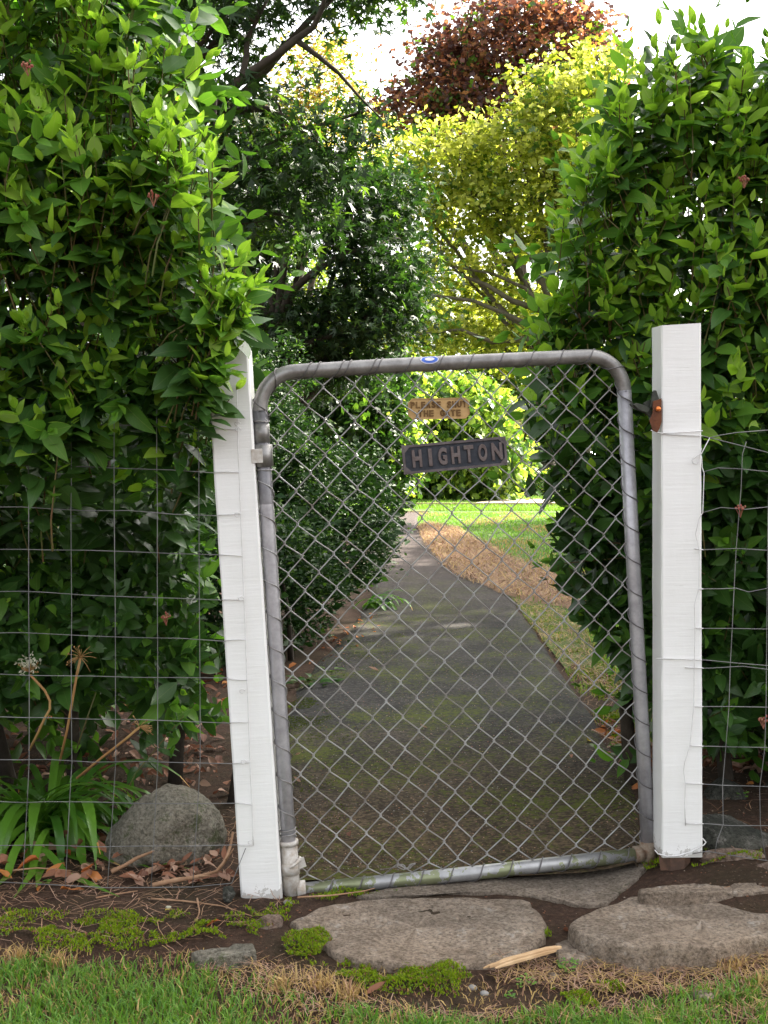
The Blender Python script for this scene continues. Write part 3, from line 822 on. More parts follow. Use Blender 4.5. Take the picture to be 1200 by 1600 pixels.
line('PLEASE SHUT', -hw + .011, hw - .011, .0095, .0150)
line('THE GATE', -hw + .029, hw - .026, -.0105, .0150)
for sx in (-1, 1):
    b = MB(); b.tube([(sx * (hw - .004), -.005, 0), (sx * (hw + .002), -.011, .003), (sx * (hw + .004), -.006, -.003), (sx * (hw - .003), .004, -.002)], .0010, 5); b.build('green_tie', M['green_tie'], s2)

# ------------------------------------------------------------------ latch on the right post
def plate_px(name, pts, D, thick, m, parent=None, bevel=.0008):
    P = [W(x, y, D) for x, y in pts]; n = len(P)
    b = MB(); b.add(P + [p + Vector((0, thick, 0)) for p in P], [tuple(range(n)), tuple(range(n, 2 * n))[::-1]] + [(k, (k + 1) % n, n + (k + 1) % n, n + k) for k in range(n)])
    if parent is not None:
        iv = parent.matrix_world.inverted() if parent.matrix_world != Matrix.Identity(4) else Matrix.Translation(-parent.location)
        b.v = [tuple(iv @ Vector(v)) for v in b.v]
    return b.build(name, m, parent, bevel=bevel)
lt = thing('gate_latch', 'dark and rusty iron gate latch bolted to the right white post', 'latch', W(1027, 640, 2.72))
plate_px('rusty_plate', [(1020.5, 627), (1034, 622.5), (1034.2, 658), (1031, 669), (1027, 676), (1020, 673), (1015, 657), (1020, 645)], 2.712, .006, M['latch_rust'], lt)
plate_px('hook', [(1017, 636), (1019, 622), (1020.5, 612), (1023, 609.5), (1026, 610.5), (1030, 623), (1025, 629), (1021, 640)], 2.722, .012, M['latch_dark'], lt)
plate_px('tongue', [(983.5, 631), (986, 629.5), (1000, 634), (1019, 641), (1022, 650), (1020, 658), (1012, 648), (1004, 644), (990, 638)], 2.735, .008, M['latch_dark'], lt)
plate_px('lever', [(990, 632), (994, 629.5), (1008, 633), (1016, 639), (1012, 645), (1000, 641)], 2.722, .010, M['latch_dark'], lt)
plate_px('wedge', [(1005, 630), (1012, 626), (1018, 624), (1020, 640), (1012, 637)], 2.742, .010, M['latch_dark'], lt)
q = W(1028, 639, 2.712) - lt.location
b = MB(); b.tube([q + Vector((0, -.0075, 0)), q + Vector((0, -.006, 0)), q + Vector((0, 0, 0))], [.0035, .0058, .0062], 14); b.build('bolt', M['copper_bolt'], lt, True)

# ------------------------------------------------------------------ wire fences
def wobble(p0, p1, n, amp, seed):
    o = []
    for k in range(n + 1):
        t = k / n; p = p0.lerp(p1, t)
        o.append(p + Vector((0, (float(vnoise(t * n * .5, seed, 31)) - .5) * amp, (float(vnoise(t * n * .5, seed, 32)) - .5) * amp)))
    return o
fl = thing('wire_fence', 'square mesh wire fence stapled to the leaning left post', 'fence', (0, 0, 0), 'wire fences beside the gate')
FR = .00105
yR = [671, 738, 803, 869, 937, 999, 1063, 1129, 1191, 1257, 1321]
yLx0 = [657, 724, 791, 857, 923, 988, 1053, 1120, 1187, 1254, 1322]
DF = 2.682
for k, (a, c) in enumerate(zip(yLx0, yR)):
    xe = 371 + (c - 660) * (395 - 371) / 660
    edge = 333 + (c - 700) * .063
    pe, pm, p0 = W(xe, c, DF - .003), W(edge, c - 2 + (k % 3) * 2, DF - .001), W(0, a, DF + .02)
    pl = p0 + (p0 - W(300, (a + c) / 2, DF)) * 2.2
    b = MB(); b.tube(wobble(pl, p0, 12, .004, k) + wobble(p0, pm, 10, .005, k + 20)[1:], FR, 5)
    b.build('wire', M['fence_wire'], fl, True)
    b = MB(); b.tube([pm, pm.lerp(pe, .5) + Vector((0, 0, .001 * (k % 2))), pe], FR * 1.2, 5); b.build('wire', M['painted_wire'], fl, True)
vx = [(46, 46, 35), (113, 112, 102), (180, 181, 168), (247, 247, 236), (312, 313, 301)]
for k, (xt, xm, xb) in enumerate(vx):
    b = MB(); b.tube(wobble(W(xt - 2, 640, DF + .002), W(xm, 1190, DF + .002), 14, .006, k + 40) + wobble(W(xm, 1190, DF + .002), W(xb, 1386, DF + .01), 4, .002, k)[1:], FR * .9, 5)
    b.build('wire', M['fence_wire'], fl, True)
for j in range(12):
    x = (46 - 600) / FPX * DF - .0965 * (j + 1)
    b = MB(); b.tube(wobble(Vector((x, DF + .02, 1.12)), Vector((x - .01, DF + .02, .03)), 12, .006, j + 60), FR * .9, 5); b.build('wire', M['fence_wire'], fl, True)
b = MB(); b.tube([W(-500, 1380, DF + .02), W(0, 1378, DF + .01), W(168, 1387, DF), W(300, 1386, DF - .01), W(362, 1380, DF - .01), W(384, 1325, DF - .004)], FR, 5); b.build('wire', M['fence_wire'], fl, True)
b = MB(); b.tube(wobble(W(370, 600, DF - .004), W(372, 700, DF - .004), 4, .002, 1) + wobble(W(372, 700, DF - .004), W(396, 1322, DF - .004), 22, .006, 2)[1:], FR, 5); b.build('wire', M['painted_wire'], fl, True)
for (x, y) in [(371, 662), (371, 804), (377, 935), (379, 1080), (381, 1190), (392, 1316), (372, 671)]:
    b = MB(); c_ = W(x, y, DF - .005)
    b.tube([c_ + Vector((.006 * math.cos(a), -.001, .0045 * math.sin(a))) for a in [k * .55 for k in range(10)]], .0011, 5); b.build('staple', M['painted_wire'], fl, True)

fr = thing('wire_fence', 'square mesh wire fence tied to the upright right post', 'fence', (0, 0, 0), 'wire fences beside the gate')
DR = 2.716
rows = [([(1034, 678), (1060, 681), (1100, 692), (1200, 707)], 1), ([(1100, 737), (1122, 731), (1160, 733), (1200, 737)], 0), ([(1098, 801), (1126, 793), (1165, 796), (1200, 792)], 0),
        ([(1085, 857), (1100, 859), (1150, 857), (1200, 860)], 1), ([(1092, 921), (1125, 920), (1150, 919), (1170, 925), (1200, 919)], 1), ([(1086, 981), (1110, 982), (1145, 982), (1200, 983)], 1),
        ([(1026, 1029), (1060, 1031), (1110, 1032), (1150, 1036), (1200, 1040)], 1), ([(1070, 1043), (1110, 1044), (1160, 1041), (1200, 1046)], 1), ([(1084, 1104), (1140, 1104), (1200, 1105)], 1),
        ([(1078, 1165), (1110, 1166), (1140, 1167), (1200, 1168)], 1), ([(1070, 1224), (1100, 1225), (1128, 1227), (1200, 1229)], 1), ([(1070, 1287), (1105, 1287), (1140, 1290), (1200, 1290)], 1),
        ([(1082, 1334), (1105, 1330), (1140, 1336), (1200, 1345)], 0)]
for k, (pts, onp) in enumerate(rows):
    P = [W(x, y, DR - .001) for x, y in pts]
    P.append(P[-1] + Vector((1.6, .03, (P[-1].z - P[-2].z) * .3)))
    if onp:
        for i_ in range(len(pts)):
            if pts[i_][0] >= 1100: break
        e = P[0].lerp(P[1], 1)
        MB().tube([P[0], W(min(1099, max(pts[1][0], 1097)), pts[1][1], DR - .002)], FR * 1.25, 5).build('wire', M['painted_wire'], fr, True)
        P = [W(1098, pts[1][1], DR - .002)] + [p for p, q_ in zip(P, pts + [(9999, 0)]) if q_[0] > 1101]
    MB().tube(P, FR, 5).build('wire', M['fence_wire'], fr, True)
for pts in ([(1166, 690), (1160, 710), (1158, 760), (1155, 800), (1150, 860), (1147, 920), (1144, 982), (1141, 1040), (1139, 1104), (1134, 1167), (1129, 1227), (1130, 1288), (1120, 1315), (1117, 1332)],
            [(1204, 690), (1200, 800), (1197, 1100), (1195, 1170), (1187, 1230), (1188, 1290), (1197, 1345)],
            [(1266, 690), (1262, 1100), (1255, 1350)], [(1330, 690), (1325, 1350)], [(1394, 690), (1390, 1350)], [(1460, 690), (1455, 1350)], [(1525, 690), (1522, 1350)], [(1590, 690), (1588, 1350)], [(1655, 690), (1652, 1350)]):
    MB().tube([W(x, y, DR) for x, y in pts], FR * .9, 5).build('wire', M['fence_wire'], fr, True)
# painted vertical wire and loops on the post's edge
MB().tube([W(*p, DR - .003) for p in [(1109, 684), (1096, 709), (1088, 713), (1081, 719), (1083, 724), (1089, 725), (1093, 716), (1096, 700)]] , FR * 1.15, 5).build('wire_loop', M['painted_wire'], fr, True)
MB().tube([W(*p, DR - .003) for p in [(1109, 684), (1125, 680), (1150, 676), (1200, 672)]], FR, 5).build('wire', M['fence_wire'], fr, True)
MB().tube([W(*p, DR - .003) for p in [(1096, 712), (1097, 730), (1100, 739), (1099, 770), (1098, 801), (1092, 811), (1087, 835), (1093, 860), (1092, 920), (1085, 945), (1086, 982), (1085, 1040), (1084, 1104), (1078, 1166), (1070, 1190), (1068, 1205), (1071, 1224), (1070, 1260), (1071, 1290)]], FR * 1.1, 5).build('wire', M['painted_wire'], fr, True)
MB().tube([W(*p, DR - .004) for p in [(1023, 1328), (1028, 1334), (1042, 1338), (1060, 1337), (1080, 1331), (1100, 1320), (1103, 1316), (1098, 1310)]], FR * 1.5, 6).build('wire', M['painted_wire'], fr, True)
MB().tube([W(*p, DR - .002) for p in [(1017, 672), (1022, 675), (1034, 677), (1060, 676), (1098, 673)]], FR * 1.2, 6).build('wire', M['painted_wire'], fr, True)

# ------------------------------------------------------------------ leafy shoots (the two hedges)
def rot_about(v, axis, ang):
    """Rodrigues for arrays"""
    c = np.cos(ang)[:, None]; s = np.sin(ang)[:, None]
    return v * c + np.cross(axis, v) * s + axis * np.sum(axis * v, 1, keepdims=True) * (1 - c)
HLM = ['leaf_new', 'leaf_mid', 'leaf_old_shade']
TALL = T_HEDGE + T_NEW          # template ids 0..4
def shoots(base, direc, length, npair, lsize, vig_light, low_=None):
    low_ = np.zeros(len(base)) if low_ is None else low_
    """returns leaf arrays P, dir, normal, size, template, material for opposite leaf pairs along each shoot"""
    P, D, Nn, S, T, Mm = [], [], [], [], [], []
    K = int(npair.max())
    ph = rng.uniform(0, math.pi, len(base))
    a0 = np.cross(direc, rand_unit(len(base))); a0 /= np.linalg.norm(a0, axis=1, keepdims=True)
    for k in range(K):
        ok = npair > k
        # k counts from the tip
        t = 1 - (k / np.maximum(npair, 1)) ** .9
        pos = base + direc * (length * t)[:, None]
        up_b = np.zeros_like(base); up_b[:, 2] = 1
        for sgn in (0, 1):
            ang = ph + k * (math.pi / 2 + .15) + sgn * math.pi + rng.normal(0, .18, len(base))
            radial = rot_about(a0, direc, ang)
            open_ = np.clip(.35 + .22 * k, 0, 1.35) + rng.normal(0, .15, len(base))
            d = direc * np.cos(open_)[:, None] + radial * np.sin(open_)[:, None]
            d[:, 2] -= .10 * min(k, 3)
            n_ = direc * np.sin(open_)[:, None] - radial * np.cos(open_)[:, None]
            n_ = n_ + rng.normal(0, .18, n_.shape)
            sz = lsize * np.clip(.50 + .20 * k, 0, 1.0) * rng.uniform(.55, 1.22, len(base))
            if k == 0: tid = np.where(rng.random(len(base)) < .5, 3, 4); sz = sz * (.8 if sgn else 1.0)
            elif k == 1: tid = rng.choice([0, 1, 3, 4], len(base))
            else: tid = rng.choice([0, 1, 2], len(base))
            r = rng.random(len(base)) + vig_light
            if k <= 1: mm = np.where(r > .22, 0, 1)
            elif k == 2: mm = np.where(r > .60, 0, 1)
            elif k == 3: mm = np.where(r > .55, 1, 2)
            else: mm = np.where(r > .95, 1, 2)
            darkr = rng.random(len(base)); mm = np.where((low_ > 0) & (darkr < .80), 2, mm)  # most low leaves take the darkest colour, painting shade from the overhang
            P.append(pos[ok]); D.append(d[ok]); Nn.append(n_[ok]); S.append(sz[ok]); T.append(tid[ok]); Mm.append(mm[ok])
    return [np.concatenate(q) for q in (P, D, Nn, S, T, Mm)]

def project(P):
    x, y, z = P[:, 0], P[:, 1], P[:, 2] - CAM.z
    cp, sp = math.cos(PITCH), math.sin(PITCH)
    f = y * cp - z * sp; v = z * cp + y * sp
    f = np.maximum(f, .05)
    return 600 + FPX * x / f, 800 - FPX * v / f, f

def pick_largest(P, F, S, tids, n=300):
    """indices of the leaves that show largest from the front (coarse depth buffer)"""
    px, py, f = project(P + F[:, :, 1] * (S * .5)[:, None])
    g = 4.0; Wd, Hd = 300, 400
    depth = np.full((Hd, Wd), 1e9); ids = np.full((Hd, Wd), -1)
    inn = np.nonzero((px > -20) & (px < 1220) & (py > -20) & (py < 1620))[0]
    inn = inn[np.argsort(f[inn])][:9000]
    tip = P + F[:, :, 1] * S[:, None]; sd = F[:, :, 0] * (S * .2)[:, None]; mid = P + F[:, :, 1] * (S * .5)[:, None]
    q = [project(a) for a in (P, mid + sd, tip, mid - sd)]
    cnt = np.zeros(len(P))
    for i in inn:
        poly = [(q[k][0][i] / g, q[k][1][i] / g) for k in range(4)]
        x0 = int(max(0, min(p[0] for p in poly))); x1 = int(min(Wd - 1, max(p[0] for p in poly)))
        y0 = int(max(0, min(p[1] for p in poly))); y1 = int(min(Hd - 1, max(p[1] for p in poly)))
        if x1 < x0 or y1 < y0: continue
        gy_, gx_ = np.mgrid[y0:y1 + 1, x0:x1 + 1]
        pts = np.column_stack([gx_.ravel() + .5, gy_.ravel() + .5])
        m = pip(pts, poly).reshape(gx_.shape)
        sub = depth[y0:y1 + 1, x0:x1 + 1]
        m &= sub > f[i]
        sub[m] = f[i]; ids[y0:y1 + 1, x0:x1 + 1][m] = i
    u, c = np.unique(ids[ids >= 0], return_counts=True)
    return u[np.argsort(-c)][:n]

LEAF_MESH = {}
def leaf_mesh(tm, key, m):
    if (key, m) not in LEAF_MESH:
        t = tm; LEAF_MESH[(key, m)] = np_mesh('leaf', t.v, t.loops, t.tot, [M[m]], None, t.uv)
    return LEAF_MESH[(key, m)]

def place_leaves(parent, tmpls, tkey, P, F, S, T, Mm, mats, n=300, stuffname='foliage'):
    sel = pick_largest(P, F, S, T, n)
    loc = Vector(parent.location)
    for i in sel:
        o = bpy.data.objects.new('leaf', leaf_mesh(tmpls[T[i]], tkey + str(T[i]), mats[Mm[i]])); COL.objects.link(o)
        o.parent = parent
        m = Matrix([list(F[i][r] * S[i]) + [P[i][r] - loc[r]] for r in range(3)] + [[0, 0, 0, 1]])
        o.matrix_basis = m
    keep = np.ones(len(P), bool); keep[sel] = False
    o = scatter(stuffname, tmpls, T[keep], P[keep] - np.array(loc), F[keep], S[keep], [M[k] for k in mats], Mm[keep], parent)
    o['kind'] = 'stuff'

def interp_px(tab, py):
    ys = [t[0] for t in tab]; xs = [t[1] for t in tab]
    return np.interp(py, ys, xs)
LTAB = [(-900, 120), (-400, 190), (-100, 225), (0, 245), (60, 300), (150, 312), (220, 335), (300, 345), (380, 360), (450, 388), (500, 400), (560, 388), (600, 362), (650, 335), (700, 325), (760, 310), (850, 302), (950, 312), (1010, 322), (1060, 318), (1085, 300), (1200, 280)]
RTAB = [(-60, 1180), (20, 1090), (60, 1010), (90, 965), (130, 945), (200, 925), (280, 895), (350, 880), (420, 865), (500, 850), (560, 835), (640, 838), (720, 850), (800, 880), (860, 885), (900, 885), (960, 925), (1010, 955), (1060, 985), (1120, 1030), (1300, 1080)]
def hedge(name, label, side, n_surf, n_in):
    root = thing(name, label, 'hedge', ((-1.2 if side < 0 else 1.4), 3.1, 0), 'tall broadleaf hedges on both sides of the gate')
    tab = LTAB if side < 0 else RTAB
    def sample(n, d0, d1):
        P = []
        while sum(len(p) for p in P) < n:
            m = n * 2
            z = rng.uniform(.06, 2.75 if side < 0 else 2.35, m)
            if side < 0:
                yf = 2.60 + .50 * (1 - sst(.80, 1.08, z)) + .10 * (fbm(z * 3, z * 0, 7) - .5)
            else:
                yf = 3.02 + .10 * (1 - sst(.5, 1.0, z))
            dep = d0 + (d1 - d0) * rng.random(m) ** 1.4
            y = yf + dep
            _, py, _ = project(np.column_stack([np.zeros(m), y, z]))
            xb = (interp_px(tab, py) - 600) / FPX * y
            if side < 0: x = rng.uniform(-2.6, .1, m); ok = x < xb + dep * -.06
            else: x = rng.uniform(.1, 2.7, m); ok = x > xb + dep * .06
            # lumps: the face of the hedge is not a plane
            lump = (fbm(x * 2.3 + 50, z * 2.3, 12 + side, 3) - .5)
            y = y + .42 * lump * (1 if d0 < .2 else .5) + .05
            if side < 0:   # underside: foliage stops above the soil, lower near the post side
                ok &= z > .34 + .10 * vnoise(x * 5, y * 3, 3) - .20 * sst(-.75, -.5, x) * (z > .2) - .26 * sst(.25, .6, dep)
            else:
                ok &= z > .22 + .12 * vnoise(x * 5, y * 3, 3) - .18 * sst(.25, .6, dep)
                top = 2.02 + .25 * vnoise(x * 3.1, y * 0, 5) + .12 * sst(.9, 1.5, x)
                ok &= z < top
            P.append(np.column_stack([x, y, z, np.abs(x - xb)])[ok])
        P = np.concatenate(P)[:n]; return P
    A = sample(n_surf, 0, .16)
    if side < 0:      # sprays hanging over the top of the left post
        k = 24; yy = rng.uniform(2.55, 2.62, k); pxx = rng.uniform(318, 412, k); pyy = rng.uniform(420, 590, k); pxx = np.where(pyy > 470, 310 + (pxx - 318) * .42, pxx)
        Wp = np.array([tuple(W(a, b_, c)) for a, b_, c in zip(pxx, pyy, yy)]); A = np.concatenate([A, np.column_stack([Wp, np.full(k, .03)])])
    edge = np.exp(-A[:, 3] / .12)
    dirs = np.column_stack([rng.normal(0, .30, len(A)) - side * .75 * edge, -.55 + .35 * edge + rng.normal(0, .25, len(A)), .98 + rng.normal(0, .25, len(A))])
    low = A[:, 2] < .85
    dirs[low, 2] *= rng.uniform(-.1, .9, low.sum())
    dirs /= np.linalg.norm(dirs, axis=1, keepdims=True)
    length = rng.uniform(.10, .26, len(A))
    npair = rng.integers(4, 8, len(A))
    vig_light = rng.normal(0, .12, len(A)) + .50 * sst(.9, 1.9, A[:, 2]) - .55 * low - .08  # vigour, plus lighter leaf colours high and darker low to paint light and shade
    base = A[:, :3] - dirs * (length * .7)[:, None]
    LS = .076 if side < 0 else .083
    q = shoots(base, dirs, length, npair, LS * rng.uniform(.85, 1.12, len(A)), vig_light, (A[:, 2] < (1.02 if side < 0 else 1.10) + rng.normal(0, .06, len(A))).astype(float))
    B = sample(n_in, .14, 1.25)
    dB = rand_unit(len(B)) * .9 + np.array([0, -.2, .5]); dB /= np.linalg.norm(dB, axis=1, keepdims=True)
    lB = rng.uniform(.15, .3, len(B))
    ex = np.column_stack([(-rng.uniform(.25, 2.2, 420) if side < 0 else rng.uniform(.75, 2.4, 420)), rng.uniform(3.5, 5.0, 420), rng.uniform(.10, .62, 420), np.zeros(420)])
    if side < 0: ex = ex[ex[:, 0] < -.16 * ex[:, 1]]
    else: ex = ex[ex[:, 0] > .225 * ex[:, 1]]
    B = np.concatenate([B, ex])
    dB = rand_unit(len(B)) * .9 + np.array([0, -.2, .5]); dB /= np.linalg.norm(dB, axis=1, keepdims=True)
    lB = rng.uniform(.15, .3, len(B))
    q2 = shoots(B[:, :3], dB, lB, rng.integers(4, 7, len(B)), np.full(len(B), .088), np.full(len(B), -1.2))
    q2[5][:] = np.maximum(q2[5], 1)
    P, D, Nn, S, T, Mm = [np.concatenate([a, b_]) for a, b_ in zip(q, q2)]
    keepm = rng.random(len(P)) > .04
    # the right post, the gate and the left post stay clear of leaves growing through them
    P, D, Nn, S, T, Mm = [a[keepm] for a in (P, D, Nn, S, T, Mm)]
    if side < 0:
        cpt = P + D * (S * .5)[:, None]
        px, py, f = project(cpt)
        pxl = 332 + (py - 545) * .056; pxr = 388 + (py - 545) * .066
        bad = (px > pxl - 10) & (px < pxr + 6) & (py > 690) & (f < 2.85)
        inside = (px > pxl - 14) & (px < pxr + 12) & (py > 535) & (f > 2.66) & (f < 2.80)
        ok = ~(bad | inside)
    else:
        cpt = P + D * (S * .5)[:, None]
        ok = cpt[:, 1] > 2.86
    P, D, Nn, S, T, Mm = [a[ok] for a in (P, D, Nn, S, T, Mm)]
    F = frames(D, Nn)
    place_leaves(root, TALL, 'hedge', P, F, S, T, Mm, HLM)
    # woody stems: short shoot stems plus a few upright trunks
    b = MB(); loc = Vector(root.location)
    for i in range(0, len(A)):
        if A[i, 2] < 1.25 and i % 6: continue
        p0, d = Vector(base[i]) - loc, Vector(dirs[i])
        b.tube([p0 - d * .05 + Vector((0, .03, -.02)), p0, p0 + d * float(length[i]) * .9], [.0024, .0021, .0013], 4, 0, False)
    st = b.build('shoot_stems', M['stem_green'], root, True); st['kind'] = 'stuff'
    for k in range(9):
        x = (-.45 - .24 * k) if side < 0 else (.78 + .22 * k); y = 3.35 + .25 * random.random()
        pts = [Vector((x + random.uniform(-.05, .05), y, -.02))]
        for j in range(7): pts.append(pts[-1] + Vector((random.uniform(-.06, .06), random.uniform(-.05, .06), .30)))
        MB().tube([p - loc for p in pts], [.024, .021, .018, .015, .012, .009, .006, .004], 7).build('trunk', M['bark_dark'], root, True)
    return root
hL = hedge('hedge', 'tall glossy green hedge filling the left side and leaning over the left post', -1, 2550, 2700)
hR = hedge('hedge', 'tall glossy green hedge behind the right post with sky above its top shoots', 1, 2050, 2000)
def berries(root, spots, m='berry'):
    for (px, py, D) in spots:
        c = W(px, py, D); b = MB()
        for k in range(16):
            d = Vector((random.gauss(0, 1), random.gauss(0, 1), abs(random.gauss(0, .5)))).normalized() * random.uniform(.006, .014)
            p = c + d - Vector(root.location)
            b.tube([p + Vector((0, 0, -.003)), p, p + Vector((0, 0, .003))], [.0012, .0028, .001], 5)
            if k % 2 == 0: b.tube([c - Vector(root.location) - Vector((0, 0, .02)), p], .0007, 3)
        b.build('flower_buds', M[m], root)
berries(hL, [(44, 104, 2.5), (240, 308, 2.52), (260, 965, 2.95)])
berries(hR, [(1163, 281, 2.88), (1193, 1126, 2.78), (1157, 795, 2.72)])

# ------------------------------------------------------------------ trees and shrubs made of clumps
def clumps(blobs, n, cr, shell=.35, seed=0):
    """random clump centres in a set of ellipsoids; denser towards the outside"""
    wts = np.array([b_[3] * b_[4] * b_[5] for b_ in blobs]) ** .8; wts /= wts.sum()
    which = rng.choice(len(blobs), n, p=wts)
    Bc = np.array([b_[:3] for b_ in blobs])[which]; Br = np.array([b_[3:6] for b_ in blobs])[which]
    u = rand_unit(n); r = (shell + (1 - shell) * rng.random(n)) ** .7
    return Bc + u * Br * r[:, None], u, which
def foliage(name, parent, C, U, per, cr, flat, lsize, tmpls, mats, probs, droop=.2, gap=0.0, upb=.7):
    n = len(C)
    off = rng.normal(0, 1, (n, per, 3)) * np.array([cr, cr, cr * flat]) * rng.uniform(.5, 1.75, (n, 1, 1))
    P = (C[:, None, :] + off).reshape(-1, 3)
    N = len(P)
    cm = rng.choice(len(mats), n, p=probs)
    mid = np.repeat(cm, per); sw = rng.random(N) < .25
    mid = np.where(sw, rng.choice(len(mats), N, p=probs), mid)
    d = rand_unit(N); d[:, 2] = d[:, 2] * .4 - droop; d += np.repeat(U, per, 0) * .3
    nn = rand_unit(N) * .8; nn[:, 2] += upb
    F = frames(d, nn)
    S = lsize * rng.uniform(.6, 1.25, N)
    P = P - np.array(parent.location)
    ok = P[:, 2] + parent.location.z > .03
    o = scatter(name, tmpls, rng.integers(0, len(tmpls), N)[ok], P[ok], F[ok], S[ok], [M[k] for k in mats], mid[ok], parent)
    o['kind'] = 'stuff'; return o
def bez(a, c, b_, n=8): return [a * (1 - t) ** 2 + c * 2 * t * (1 - t) + b_ * t * t for t in [k / n for k in range(n + 1)]]
def tree(name, label, base, blobs, nclump, per, cr, lsize, tmpls, mats, probs, tr=.15, fork=1.5, bark='bark_dark', flat=.45, twigs=60, group=None, droop=.2, limbs=None, upb=.7, cat='tree', shell=.35):
    root = thing(name, label, cat, base, group)
    B0 = Vector(base)
    C, U, which = clumps(blobs, nclump, cr, shell)
    foliage('crown', root, C, U, per, cr, flat, lsize, tmpls, mats, probs, droop, upb=upb)
    top = B0 + Vector((random.uniform(-.1, .1), 0, fork))
    MB().tube(bez(B0 - Vector((0, 0, .1)) - B0, Vector((random.uniform(-.2, .2), 0, fork * .5)), top - B0, 6), [tr * 1.25, tr * 1.05, tr, tr * .95, tr * .9, tr * .85, tr * .85], 10).build('trunk', M[bark], root, True)
    paths = []
    for k, bl in enumerate(blobs):
        e = Vector(bl[:3]) + Vector((0, 0, bl[5] * .35)); c = (top + e) / 2 + Vector((random.uniform(-.3, .3), 0, random.uniform(0, .4)))
        pts = bez(top - Vector((0, 0, fork * .25 * random.random())), c, e, 9)
        for i in range(1, 9): pts[i] += Vector((random.uniform(-1, 1), random.uniform(-1, 1), random.uniform(-1, 1))) * tr * .35
        paths.append(pts)
        MB().tube([p - B0 for p in pts], [tr * (.62 - .5 * i / 9) for i in range(10)], 7).build('limb', M[bark], root, True)
    if limbs:
        for pts, r0 in limbs:
            MB().tube([Vector(p) - B0 for p in pts], [r0 * (1 - .75 * i / (len(pts) - 1)) for i in range(len(pts))], 8).build('limb', M[bark], root, True)
            paths.append([Vector(p) for p in pts])
    allp = [p for q_ in paths for p in q_[2:]]
    b = MB()
    for i in rng.choice(len(C), min(twigs, len(C)), replace=False):
        c = Vector(C[i]); s_ = min(allp, key=lambda p: (p - c).length_squared + max(0, p.z - c.z) * 2)
        mdp = (s_ + c) / 2 + Vector((random.uniform(-.15, .15), random.uniform(-.15, .15), random.uniform(-.05, .2)))
        b.tube([p - B0 for p in bez(s_, mdp, c, 4)], [tr * .14, tr * .11, tr * .09, tr * .06, tr * .03], 4, 0, False)
    if b.v: b.build('twigs', M[bark], root, True)['kind'] = 'stuff'
    return root

def blob(px, py, D, rx, ry, rz):
    """ellipsoid whose middle stands at distance D on that line; radii in pixels (x, z) and metres (y)"""
    c = W(px, py, D); return (c.x, c.y, c.z, rx * D / FPX, ry, rz * D / FPX)

# small leaved dark shrub beside the path, behind the gate
sh = thing('shrub', 'dense dark small leaved shrub bulging over the left edge of the path', 'shrub', (-.75, 6.6, 0))
bl = [(-1.05, 8.4, 1.15, .5, .7, .65), (-.86, 6.3, .42, .52, .8, .42), (-.42, 7.6, .62, .52, .8, .46), (-1.15, 6.9, .95, .45, .7, .62), (-.9, 7.6, .9, .5, .7, .45), (-1.7, 7.2, .8, .6, .8, .75), (-.92, 5.7, .28, .34, .4, .30), (-.52, 6.35, .33, .28, .45, .34), (-.30, 7.0, .55, .30, .5, .32)]
bl += [(a + random.uniform(-.8, .8) * r1, b_ + random.uniform(-.8, .5) * r2, c + random.uniform(.1, .9) * r3, r1 * .38, r2 * .38, r3 * .36) for (a, b_, c, r1, r2, r3) in bl for _ in range(3)]
C, U, wh = clumps(bl, 7800, .05, .86)
foliage('foliage', sh, C, U, 13, .030, .6, .032, T_RHOMB, ['shrub_leaf', 'shrub_leaf', 'shrub_new'], [.5, .35, .15], -.25)
C, U, wh = clumps(bl, 900, .05, .2); C = C * 1.0
foliage('inner_foliage', sh, C, U, 12, .06, .8, .07, T_RHOMB, ['shrub_leaf'], [1.0], .1)
for k in range(12):
    x0, y0 = random.uniform(-1.3, -.45), random.uniform(5.9, 7.6)
    e = Vector((x0 + random.uniform(-.2, .2), y0, random.uniform(.5, .9)))
    MB().tube([p - sh.location for p in bez(Vector((x0, y0, 0)), Vector((x0, y0, .3)), e, 4)], [.018, .015, .012, .009, .005], 5).build('stem', M['bark_dark'], sh, True)

# ivy-leaved mass behind it, its right edge catching the sun
iv = tree('leafy_bush', 'dark broad leaved bush behind the small leaved shrub, right edge sunlit', (-.6, 14.2, 0),
          [blob(520, 660, 14, 95, .9, 95), blob(585, 650, 14.3, 45, .5, 100), blob(450, 620, 14.5, 70, .8, 110), blob(608, 720, 14.6, 30, .4, 60), blob(610, 590, 15, 30, .4, 45)],
          2000, 15, .10, .085, T_LOBE, ['ivy', 'maple_dark', 'maple_mid', 'bright'], [.45, .35, .14, .06], tr=.05, fork=.6, twigs=60, flat=.7, cat='bush', group=None, upb=.4)

